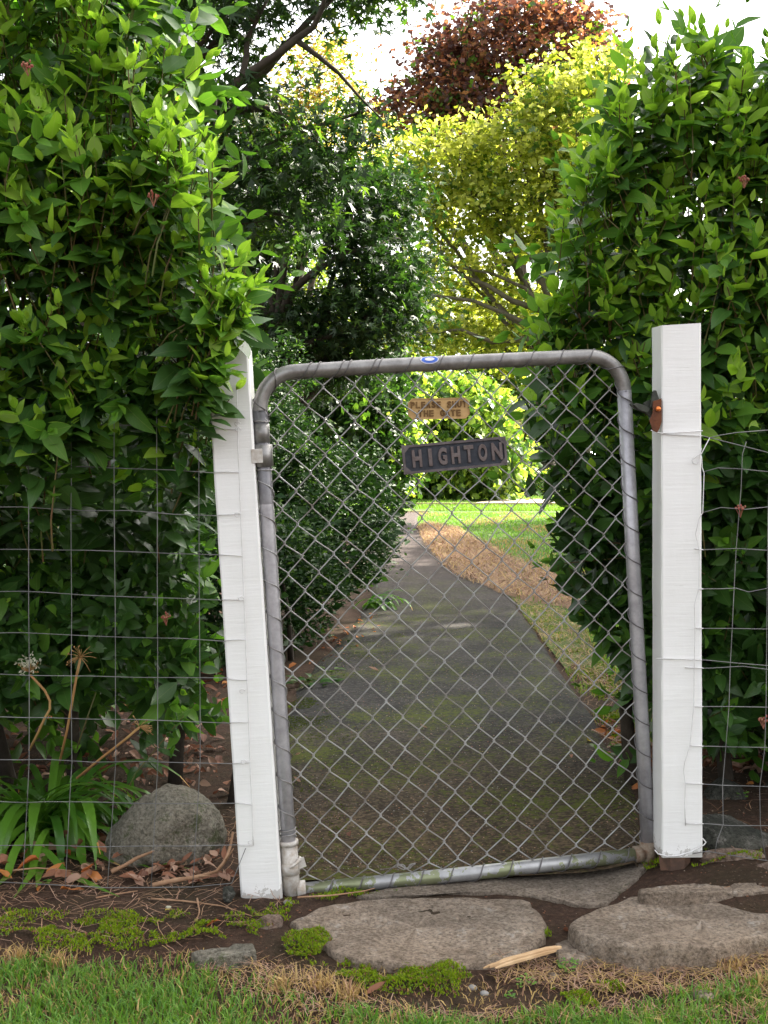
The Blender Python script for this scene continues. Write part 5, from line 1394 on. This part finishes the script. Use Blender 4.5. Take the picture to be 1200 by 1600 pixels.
# lawn to the right of the path
LP = [(800, 935), (690, 868), (652, 820), (654, 802), (1100, 802), (1600, 830), (1600, 1010), (1000, 1010), (880, 960)]
P2 = poly_pts(LP, 60000); prob = np.clip(12 / P2[:, 1] ** 1.0, 0, 1)
stp = pip(P2, [tuple(p[:2]) for p in sp_]); nz = fbm(P2[:, 0] * 1.2, P2[:, 1] * .6, 41)
k_ = ~(stp & (rng.random(len(P2)) < .93)) & (rng.random(len(P2)) < .8); P2 = P2[k_]; nz = nz[k_]; n = len(P2)
blades('grass', np.column_stack([P2, np.full(n, .006)]), rng.uniform(.02, .05, n), .0012 + .00022 * P2[:, 1], .7, [M['grass'], M['grass_dry'], M['grass_sun']], np.where((nz > .56) & (rng.random(n) < .5), 1, rng.choice([0, 2], n, p=[.8, .2])), 'shaded lawn grass right of the path')
P2 = poly_pts([(900, 960), (960, 950), (1060, 960), (1060, 1090), (990, 1090), (940, 1040)], 5200); n = len(P2)
blades('grass', np.column_stack([P2, zero(P2)]), rng.uniform(.04, .11, n), rng.uniform(.0015, .0028, n), .8, [M['grass_sun'], M['grass'], M['grass_dry']], rng.choice(3, n, p=[.5, .35, .15]), 'long yellow green grass at the right path edge below the hedge')
P2 = np.column_stack([rng.uniform(-4, 7, 26000), 25 + 12 * rng.random(26000) ** 1.5]); P2 = P2[~((P2[:, 0] > 2.2) & (P2[:, 1] > 29) & (P2[:, 1] < 33.5))]; n = len(P2)
P2 = P2[~((P2[:, 0] < 1.0) & (P2[:, 1] < 25.9))]; n = len(P2)
blades('grass', np.column_stack([P2, np.full(n, .004)]), rng.uniform(.04, .10, n), np.full(n, .007), .6, [M['grass_sun'], M['grass']], rng.choice(2, n, p=[.7, .3]), 'sunlit grass of the far lawn')
b = MB(); b.box((G(640, 793, .03).x + 5.5, 28.4, .03), (11, .09, .08)); tag(b.build('edging_board', M['curb'], bevel=.005), 'low brown edging board along the far lawn in front of the drive', 'edging')

# ------------------------------------------------------------------ strap leaved plants
def strap(parent, base, az, ln, wd, rise, fall, tipbrown, mats=('strap', 'strap_tip'), n=12, name='leaf'):
    pts = []; p = Vector(base); el = rise
    for k in range(n + 1):
        pts.append(p.copy())
        el -= fall / n * (1 + k / n)
        p = p + Vector((math.cos(az) * math.cos(el), math.sin(az) * math.cos(el), math.sin(el))) * (ln / n)
        if p.z < .012: p.z = .012; el = max(el, -.1)
    side = Vector((-math.sin(az), math.cos(az), 0))
    V = []; F_ = []; Mi = []; U_ = []
    for k, q in enumerate(pts):
        t = k / n; w_ = wd / 2 * (.75 + .5 * math.sin(math.pi * t)) * (1 if t < .7 else max(.06, (1 - t) / .3) ** .7)
        tg = (pts[min(k + 1, n)] - pts[max(k - 1, 0)]).normalized(); up = side.cross(tg)
        if up.z < 0: up = -up
        V += [q - side * w_ + up * w_ * .28, q, q + side * w_ + up * w_ * .28]
        if k < n:
            a = k * 3; F_ += [(a, a + 1, a + 4, a + 3), (a + 1, a + 2, a + 5, a + 4)]; Mi += [1 if t > tipbrown else 0] * 2
    b = MB(); b.v = [tuple(v) for v in V]; b.f = F_; b.m = Mi
    me = bpy.data.meshes.new(name); me.from_pydata(b.v, [], b.f)
    for k in mats: me.materials.append(M[k])
    me.polygons.foreach_set('material_index', Mi); me.polygons.foreach_set('use_smooth', [True] * len(F_))
    return link(name, me, parent)
def clump(name, label, cat, base, n, l0, l1, wd, seed, group=None, tip=.25, rise=(.5, 1.4), fall=(1.2, 2.3), mats=('strap', 'strap_tip'), spread=.05, azr=None):
    root = thing(name, label, cat, base, group); rnd = random.Random(seed)
    for k in range(n):
        az = rnd.uniform(0, 6.283) if azr is None else rnd.uniform(*azr)
        strap(root, (rnd.gauss(0, spread), rnd.gauss(0, spread), .0), az, rnd.uniform(l0, l1), wd * rnd.uniform(.75, 1.2), rnd.uniform(*rise), rnd.uniform(*fall), (rnd.uniform(.88, .96) if rnd.random() < tip else 2), mats)
    return root
ag = clump('agapanthus', 'clump of arching strap leaves with dry flower stalks behind the left fence', 'plant', (G(62, 1310).x, 3.14, 0), 120, .28, .52, .020, 7, 'agapanthus clumps behind the left fence', .45, rise=(.75, 1.5), fall=(1.5, 2.7))
clump('agapanthus', 'second strap leaved clump cut by the left edge of the photo', 'plant', (-1.28, 3.15, 0), 80, .28, .48, .019, 8, 'agapanthus clumps behind the left fence', .4, rise=(.75, 1.5), fall=(1.5, 2.7))
def stalk(pts, r=.0032, m='stalk', name='stalk'):
    o = MB().tube([W(*p) - ag.location for p in pts], r, 7).build(name, M[m], ag, True); return o
s1_ = stalk([(46, 1172, 2.95), (58, 1148, 2.93), (70, 1122, 2.9), (78, 1108, 2.9), (78, 1095, 2.9), (70, 1079, 2.9), (58, 1066, 2.9), (47, 1054, 2.9)])
s2_ = stalk([(94, 1188, 2.95), (105, 1140, 2.92), (113, 1095, 2.9), (120, 1055, 2.9), (126, 1027, 2.9)])
s3_ = stalk([(120, 1216, 2.9), (160, 1183, 2.86), (195, 1156, 2.84), (217, 1137, 2.83)])
stalk([(120, 1170, 3.1), (135, 1125, 3.1), (150, 1082, 3.1)], .002, 'stem_green')
def seedhead(parent, px, py, D, n, r, up, droop, m='stalk', bud=True):
    c = W(px, py, D) - ag.location; b = MB(); rnd = random.Random(px)
    for k in range(n):
        d = (Vector((rnd.gauss(0, 1), rnd.gauss(0, .8), rnd.gauss(0, .7))).normalized() + Vector(up)).normalized()
        L_ = r * rnd.uniform(.6, 1.1)
        e = c + d * L_ + Vector((0, 0, -droop * L_))
        b.tube([c, c + d * L_ * .6, e], [.0010, .0008, .0006], 4)
        if bud and k % 3 == 0: b.tube([e, e + Vector((rnd.uniform(-.004, .004), 0, .004))], [.0022, .0012], 4)
    return b.build('seed_head', M[m], parent, True)
seedhead(s2_, 126, 1026, 2.9, 22, .040, (0, 0, .35), .1)
seedhead(s3_, 218, 1136, 2.83, 14, .034, (.9, 0, -.1), .15)
fh = seedhead(s1_, 46, 1050, 2.9, 16, .03, (0, 0, .8), 0)
fh.name = 'flower_head'
c = W(44, 1036, 2.9) - ag.location; b = MB(); rnd = random.Random(3)
for k in range(26):
    d = Vector((rnd.gauss(0, 1), rnd.gauss(0, .8), rnd.gauss(.1, .7))).normalized() * rnd.uniform(.012, .03); q0 = c + d
    for j in range(4):
        e = Vector((rnd.gauss(0, 1), rnd.gauss(0, 1), rnd.gauss(-.3, 1))).normalized() * .011; s_ = e.cross(Vector((0, 1, .3))).normalized() * .0018
        b.add([q0, q0 + e * .6 - s_, q0 + e, q0 + e * .6 + s_], [(0, 1, 2, 3)])
b.build('petals', M['petal'], s1_)
clump('strap_plant', 'small dark strap leaved plant leaning over the path under the shrub', 'plant', (G(585, 905).x - .02, 8.2, 0), 24, .22, .38, .022, 11, None, .1, rise=(.6, 1.3), azr=(-1.6, .6))

# low weeds
def weed(name, label, px, py, n, size, spread, m, tm=T_HEDGE, h=.02):
    c = G(px, py); root = thing(name, label, 'weed', (c.x, c.y, H(c.x, c.y)))
    rnd = random.Random(px)
    for k in range(n):
        a = rnd.uniform(0, 6.283); r = spread * rnd.random() ** .5
        p = np.array([[math.cos(a) * r * .7, math.sin(a) * r * .7, .004 + rnd.uniform(0, h)]]); d = np.array([[math.cos(a), math.sin(a), rnd.uniform(-.1, .5)]]); nn = np.array([[rnd.uniform(-.3, .3), rnd.uniform(-.3, .3), 1.0]])
        F = frames(d, nn)[0]; S_ = size * rnd.uniform(.7, 1.2); t = k % len(tm)
        o = bpy.data.objects.new('leaf', leaf_mesh(tm[t], name + str(t), m)); COL.objects.link(o); o.parent = root
        o.matrix_basis = Matrix([list(F[r_] * S_) + [p[0][r_]] for r_ in range(3)] + [[0, 0, 0, 1]])
    return root
T_CLO = [ovate(.9, 4, .1, .05, 0, seed=9)]
weed('clover', 'small pale green clover patch in front of the wedged stone', 887, 1519, 46, .0075, .026, 'grass', T_CLO, .018)
weed('clover', 'sparse clover sprig left of the larger clover patch', 822, 1540, 26, .007, .022, 'grass', T_CLO, .014)
weed('clover', 'tiny clover sprig lowest in the dead grass', 796, 1562, 16, .0065, .012, 'grass', T_CLO, .01)
weed('broadleaf_weed', 'low broad leaved weed at the left edge of the path behind the gate', 492, 1072, 26, .062, .16, 'leaf_old_shade', T_HEDGE, .03)
weed('broadleaf_weed', 'pale flat weed leaf cluster on the mossy left path edge', 520, 1052, 8, .05, .07, 'maple_mid', T_HEDGE, .02)
weed('seedling', 'tiny green seedling beside a red leaf under the agapanthus', 70, 1392, 7, .012, .010, 'grass', T_CLO, .012)
weed('seedling', 'green seedling in the litter right of the path near the right post', 945, 1195, 12, .028, .05, 'maple_mid', T_HEDGE, .03)
weed('seedling', 'green seedling on the soil behind the grey wedge rock', 1160, 1297, 8, .014, .016, 'grass', T_CLO, .02)

# ------------------------------------------------------------------ fallen leaves
T_DEAD = [ovate(.46, 5, .22, .55, .03, seed=21), ovate(.40, 5, .35, -.45, .03, seed=22), ovate(.5, 5, .12, .25, .05, seed=23), ovate(.42, 5, .45, .8, .02, seed=24)]
def oak():
    L_ = [(0, .03), (.05, .12), (.16, .20), (.10, .30), (.26, .42), (.13, .50), (.24, .68), (.10, .74), (.06, .92), (0, 1.0)]
    v = [(0, 0, 0)] + [(x, y, .05 * math.sin(9 * y)) for x, y in L_[1:-1]] + [(0, 1, -.08)] + [(-x, y, .05 * math.sin(8 * y)) for x, y in L_[1:-1][::-1]]
    n = len(v); v.append((0, .5, -.03)); return Tmpl(v, [(k, (k + 1) % n, n) for k in range(n)], [(.5 + p[0], p[1]) for p in v])
T_OAK = oak()
def fallen(px, py, size, m, t, label, group, z=None, rnd=random, D=None):
    c = G(px, py); zz = (float(soilz(np.array([[c.x, c.y]]))[0]) + .006) if z is None else z
    a = rnd.uniform(0, 6.283)
    F = frames(np.array([[math.cos(a), math.sin(a), rnd.uniform(-.1, .35)]]), np.array([[rnd.uniform(-.6, .6), rnd.uniform(-.6, .3), 1.0]]))[0]
    tm = T_OAK if t < 0 else T_DEAD[t]
    o = bpy.data.objects.new('fallen_leaf', leaf_mesh(tm, 'dead' + str(t), m)); COL.objects.link(o)
    o.matrix_basis = Matrix([list(F[r_] * size) + [(c.x, c.y, zz)[r_]] for r_ in range(3)] + [[0, 0, 0, 1]])
    return tag(o, label, 'leaf', group)
rl = random.Random(99)
WORDS = {'dead': 'dark brown', 'dead_pale': 'pale pinkish brown', 'dead_orange': 'orange brown', 'straw': 'straw coloured'}
def leaf_area(px, n, s0, s1, mats, label, group, lift=.02, stuff=0):
    if stuff:
        P2 = poly_pts(px, stuff); k = len(P2); a = rng.uniform(0, 6.283, k)
        F = frames(np.column_stack([np.cos(a), np.sin(a), rng.uniform(-.2, .5, k)]), np.column_stack([rng.uniform(-.8, .8, k), rng.uniform(-.8, .4, k), np.ones(k)]))
        o = scatter('leaf_litter', T_DEAD, rng.integers(0, 4, k), np.column_stack([P2, soilz(P2) + .003 + rng.random(k) * lift]), F, rng.uniform(s0 * .8, s1 * .9, k), [M[q] for q in mats], rng.integers(0, len(mats), k))
        tag(o, 'litter of small dead leaves' + group[11:], kind='stuff')
    for (x, y) in (poly_pts(px, n) if n else []):
        z0 = float(soilz(np.array([[x, y]]))[0])
        m = rl.choice(mats); t = rl.randrange(4); a = rl.uniform(0, 6.283)
        F = frames(np.array([[math.cos(a), math.sin(a), rl.uniform(-.2, .5)]]), np.array([[rl.uniform(-.8, .8), rl.uniform(-.8, .4), 1.0]]))[0]; S_ = rl.uniform(s0, s1)
        o = bpy.data.objects.new('fallen_leaf', leaf_mesh(T_DEAD[t], 'dead' + str(t), m)); COL.objects.link(o)
        o.matrix_basis = Matrix([list(F[r_] * S_) + [(x, y, z0 + .005 + rl.random() * lift)[r_]] for r_ in range(3)] + [[0, 0, 0, 1]])
        tag(o, WORDS[m] + ' ' + label, 'leaf', group)
leaf_area([(-40, 1300), (60, 1300), (170, 1320), (180, 1372), (120, 1392), (-40, 1385)], 60, .035, .065, ['dead', 'dead', 'dead_pale', 'dead_orange'], 'dead leaf in the heap under the agapanthus', 'dead leaves under the agapanthus', .035)
leaf_area([(180, 1368), (370, 1340), (372, 1390), (220, 1395)], 16, .03, .05, ['dead', 'dead_pale'], 'dead leaf on the soil in front of the grey boulder', 'dead leaves in front of the boulder', stuff=40)
leaf_area([(-100, 1130), (340, 1130), (372, 1330), (345, 1250), (190, 1235), (-100, 1240)], 40, .03, .06, ['dead', 'dead', 'dead_pale'], 'dead leaf on the dark soil under the left hedge', 'dead leaves under the left hedge', stuff=260)
leaf_area([(-100, 1000), (345, 980), (350, 1130), (-100, 1130)], 0, .04, .07, ['dead', 'dead', 'dead_orange'], '', 'dead leaves deep under the left hedge', stuff=500)
leaf_area([(1018, 1160), (1300, 1150), (1300, 1250), (1105, 1225), (1010, 1230)], 50, .03, .06, ['dead', 'dead', 'dead_pale'], 'dead leaf under the right hedge', 'dead leaves under the right hedge', stuff=300)
leaf_area([(930, 1130), (1010, 1130), (1018, 1290), (985, 1230)], 20, .03, .05, ['dead', 'dead_pale', 'dead_orange'], 'dead leaf in the litter between path and right gate post', 'dead leaves between path and right post', stuff=90)
leaf_area([(470, 1040), (540, 985), (600, 940), (600, 985), (540, 1030)], 0, .03, .05, ['dead', 'dead_orange'], '', 'dead leaves under the small leaved shrub', stuff=90)
for (x, y, s, m, t, lb) in [(133, 1398, .062, 'dead_orange', -1, 'lobed orange brown oak leaf on the soil left of the boulder'), (345, 1447, .040, 'dead_orange', 0, 'orange leaf on the moss near the pale topped stone'),
                            (258, 1430, .020, 'dead_yellow', 2, 'small yellow leaf on the soil left of the orange leaf'), (62, 1392, .022, 'dead_orange', 2, 'small red orange leaf beside the tiny seedling'),
                            (572, 1554, .040, 'dead', 1, 'pinkish brown leaf beside the dry grass at the bottom'), (890, 1464, .040, 'dead', 3, 'dark brown crumpled leaf in the gap between the slabs'),
                            (205, 1250, .032, 'dead_yellow', 2, 'round yellow green leaf lying left of the boulder top'), (1153, 1222, .032, 'dead_yellow', 2, 'yellow green leaf above the pointed dark rock'),
                            (1178, 1262, .032, 'dead_orange', 0, 'bright orange leaf behind the right fence'), (800, 1500, .018, 'dead_orange', 0, 'small orange leaf beside the split wood'),
                            (228, 1385, .045, 'dead_pale', 1, 'pale pink brown leaf standing against the boulder foot'), (95, 1345, .050, 'dead_pale', 2, 'large pale pink leaf among the brown ones'),
                            (10, 1442, .030, 'dead_yellow', 2, 'yellow leaf on the moss at the left edge')]:
    fallen(x, y, s, m, t, lb, None, rnd=rl)
for (x, y, s, m, lb) in [(592, 1055, .050, 'dead_pale', 'pale curled leaf on the path left of its middle'), (462, 1192, .024, 'dead_pale', 'small cream leaf near the left gate stile'), (470, 1238, .026, 'dead_pale', 'pinkish leaf on the path low at the left'),
                         (545, 1320, .028, 'dead', 'faded brown leaf on the path near the bottom rail'), (922, 1172, .050, 'dead_yellow', 'yellow and cream leaf at the right path edge'), (893, 1196, .022, 'dead', 'little brown leaf on the path at the right'),
                         (668, 1147, .03, 'dead_pale', 'thin pale leaf in the middle of the path'), (772, 1222, .022, 'bark_dark', 'dark scrap of leaf on the lower path'), (462, 1040, .06, 'dead_orange', 'orange leaf on the weeds at the left path edge'),
                         (955, 1040 + 160, .03, 'dead_orange', 'orange leaf beside the lower right of the path')]:
    c = G(x, y); fallen(x, y, s, m, 2 if m != 'dead_pale' else 1, lb, None, z=H(c.x, c.y) + (.022 if pip(np.array([[c.x, c.y]]), PATHPOLY)[0] else .012), rnd=rl)

# ------------------------------------------------------------------ sticks, split wood, pebbles
def stick(label, pts, r, m='twig', name='fallen_twig', cat='twig', group=None, side=()):
    P = [G(x, y, z) for x, y, z in pts]; o0 = P[0].copy()
    b = MB(); n = len(P); b.tube([p - o0 for p in resample(P, n * 3)], [r * (1 - .55 * k / (n * 3 - 1)) * random.uniform(.88, 1.12) for k in range(n * 3)], 8)
    for (i, dx, dy, dz) in side: b.tube([P[i] - o0, P[i] - o0 + Vector((dx, dy, dz))], [r * .5, r * .25], 6)
    o = b.build(name, M[m], None, True, loc=o0); return tag(o, label, cat, group)
stick('pale brown fallen branch bent in front of the grey boulder, reaching the left post', [(238, 1383, .02), (270, 1376, .025), (310, 1370, .03), (338, 1362, .035), (352, 1345, .05), (360, 1322, .07), (364, 1300, .10)], .0062, side=[(2, .03, -.02, .01), (4, .02, 0, .03)])
stick('short thick twig leaning on the lower left of the boulder', [(174, 1362, .02), (195, 1352, .03), (215, 1340, .045), (240, 1330, .07)], .0058)
for (pts, lb) in [([(236, 1404, .008), (290, 1408, .01), (350, 1416, .01), (395, 1432, .01)], 'long straight thin twig on the soil below the boulder'), ([(308, 1404, .01), (312, 1425, .015), (306, 1440, .01)], 'short upright twig piece left of the leaning post foot'),
                  ([(150, 1403, .01), (175, 1398, .01), (215, 1392, .015)], 'thin twig right of the oak leaf'), ([(0, 1362, .02), (60, 1356, .03), (110, 1360, .03)], 'thin dark twig under the brown leaves at left'),
                  ([(1165, 1266, .02), (1200, 1282, .02), (1240, 1290, .02)], 'thin twig right of the pointed dark rock'), ([(1165, 1290, .02), (1200, 1288, .02), (1250, 1284, .02)], 'pale twig lowest behind the right fence'),
                  ([(925, 1140, .02), (965, 1160, .03), (1010, 1190, .02)], 'long thin twig right of the path'), ([(965, 1186, .02), (990, 1200, .03), (1018, 1218, .02)], 'pale flat twig near the latch stile foot'),
                  ([(1108, 1392, .065), (1140, 1386, .07), (1172, 1374, .075)], 'thin orange twig lying on the mossy kerb stone'), ([(465, 1402, .03), (520, 1399, .035), (570, 1392, .035), (585, 1388, .03)], 'thin red brown twig along the underside of the bottom rail')]:
    stick(lb, pts, .0024)
def split_wood():
    a, c = G(765, 1512, .012), G(877, 1481, .03); d = c - a; L_ = d.length; d.normalize()
    b = MB(); rnd = random.Random(2)
    for k, (o_, w_, l0, l1) in enumerate([(0, .010, 0, 1), (.009, .007, .12, .96), (-.009, .006, .05, .9), (.003, .004, -.08, .6)]):
        sd = Vector((-d.y, d.x, 0)).normalized(); N = 6; V = []
        for i in range(N + 1):
            t = l0 + (l1 - l0) * i / N; q = a + d * L_ * t + sd * (o_ + rnd.uniform(-.001, .001)); hw_ = w_ / 2 * (1 if 0 < i < N else .5); ht = (.008 if k == 0 else .005) * (1 if 0 < i < N else .5)
            V += [q - sd * hw_, q + sd * hw_, q + sd * hw_ * .8 + Vector((0, 0, ht)), q - sd * hw_ * .8 + Vector((0, 0, ht * rnd.uniform(.7, 1.1)))]
        b.add([v - a for v in V], [(i * 4 + j, i * 4 + (j + 1) % 4, i * 4 + 4 + (j + 1) % 4, i * 4 + 4 + j) for i in range(N) for j in range(4)] + [(3, 2, 1, 0), (N * 4, N * 4 + 1, N * 4 + 2, N * 4 + 3)])
    tag(b.build('split_wood', M['wood_split'], loc=a), 'pale split piece of wood lying between the two slabs', 'wood')
split_wood()
def pebble(px, py, r, m, lb, seed):
    c = G(px, py); z = float(soilz(np.array([[c.x, c.y]]))[0]); return rock_small('pebble', lb, (c.x, c.y, z + r * .4), r, m, seed)
def rock_small(name, lb, c, r, m, seed):
    bm = bmesh.new(); bmesh.ops.create_icosphere(bm, subdivisions=2, radius=r)
    for v in bm.verts: v.co = Vector((v.co.x * 1.25, v.co.y, v.co.z * .7)) * (1 + .22 * mnoise.noise(v.co / r + Vector((seed, 0, 0))))
    for f in bm.faces: f.smooth = True
    me = bpy.data.meshes.new(name); bm.to_mesh(me); bm.free(); me.materials.append(M[m])
    o = bpy.data.objects.new(name, me); COL.objects.link(o); o.location = c; return tag(o, lb, 'pebble')
for i, (x, y, r, m, lb) in enumerate([(450, 1413, .009, 'pebble', 'flat grey pebble at the foot of the left post'), (864, 1524, .010, 'slab', 'brown pebble left of the clover patch'), (738, 1537, .008, 'pebble', 'pale grey pebble on the moss below the big slab'),
                                      (1037, 1368, .008, 'pebble', 'grey pebble on the soil under the right post'), (1142, 1367, .006, 'pebble', 'small pale pebble on the bare soil at right'), (263, 1420, .005, 'petal', 'tiny white pebble on the soil at left'),
                                      (757, 1548, .007, 'pebble', 'small pale pebble lower right of the moss'), (1100, 1556, .018, 'slab', 'round brown stone half buried at the lower right'), (952, 1502, .008, 'petal', 'tiny pale chip stone below the wedged stone')]):
    pebble(x, y, r, m, lb, i)

# dark parked car behind the clipped hedge, mostly hidden
def car():
    root = thing('parked_car', 'dark car half hidden behind the low clipped hedge', 'car', (6.3, 42.0, 0), rot=(0, 0, R(8)))
    prof = [(-2.1, .35), (-2.15, .75), (-1.95, .95), (-1.35, 1.02), (-.75, 1.45), (.75, 1.48), (1.45, 1.05), (2.05, .88), (2.15, .6), (2.1, .35)]
    b = MB(); n = len(prof); V = []
    for y in (-.85, -.80, .80, .85):
        s = 1 if abs(y) < .82 else .97
        V += [(x * s, y, .35 + (z - .35) * s) for x, z in prof]
    b.v = V
    for r_ in range(3):
        for k in range(n - 1): b.f.append((r_ * n + k, r_ * n + k + 1, (r_ + 1) * n + k + 1, (r_ + 1) * n + k)); b.m.append(0)
    b.f += [tuple(range(n)), tuple(range(3 * n, 4 * n))[::-1]]; b.m += [0, 0]
    b.build('body', M['car_paint'], root, bevel=.015)
    for sx in (-1, 1):
        for x0, x1, x2, x3 in ((-1.2, -.70, -.02, -.02), (.06, .06, .68, 1.25)):
            b = MB(); y = sx * .862; b.add([(x0, y, 1.04), (x1, y, 1.38), (x2, y, 1.40), (x3, y, 1.06), (x0, y - sx * .01, 1.04), (x1, y - sx * .01, 1.38), (x2, y - sx * .01, 1.40), (x3, y - sx * .01, 1.06)],
                           [(0, 1, 2, 3), (7, 6, 5, 4), (0, 4, 5, 1), (1, 5, 6, 2), (2, 6, 7, 3), (3, 7, 4, 0)]); b.build('window', M['car_glass'], root)
        for x in (-1.35, 1.35):
            b = MB(); b.tube([(x, sx * .70, .32), (x, sx * .88, .32)], .32, 20); w_ = b.build('wheel', M['rubber'], root, False)
            b = MB(); b.tube([(x, sx * .86, .32), (x, sx * .89, .32)], .19, 14); b.build('rim', M['chrome'], w_)
        b = MB(); b.box((2.10, sx * .6, .68), (.08, .3, .14)); b.build('headlight', M['chrome'], root, bevel=.01)
car()
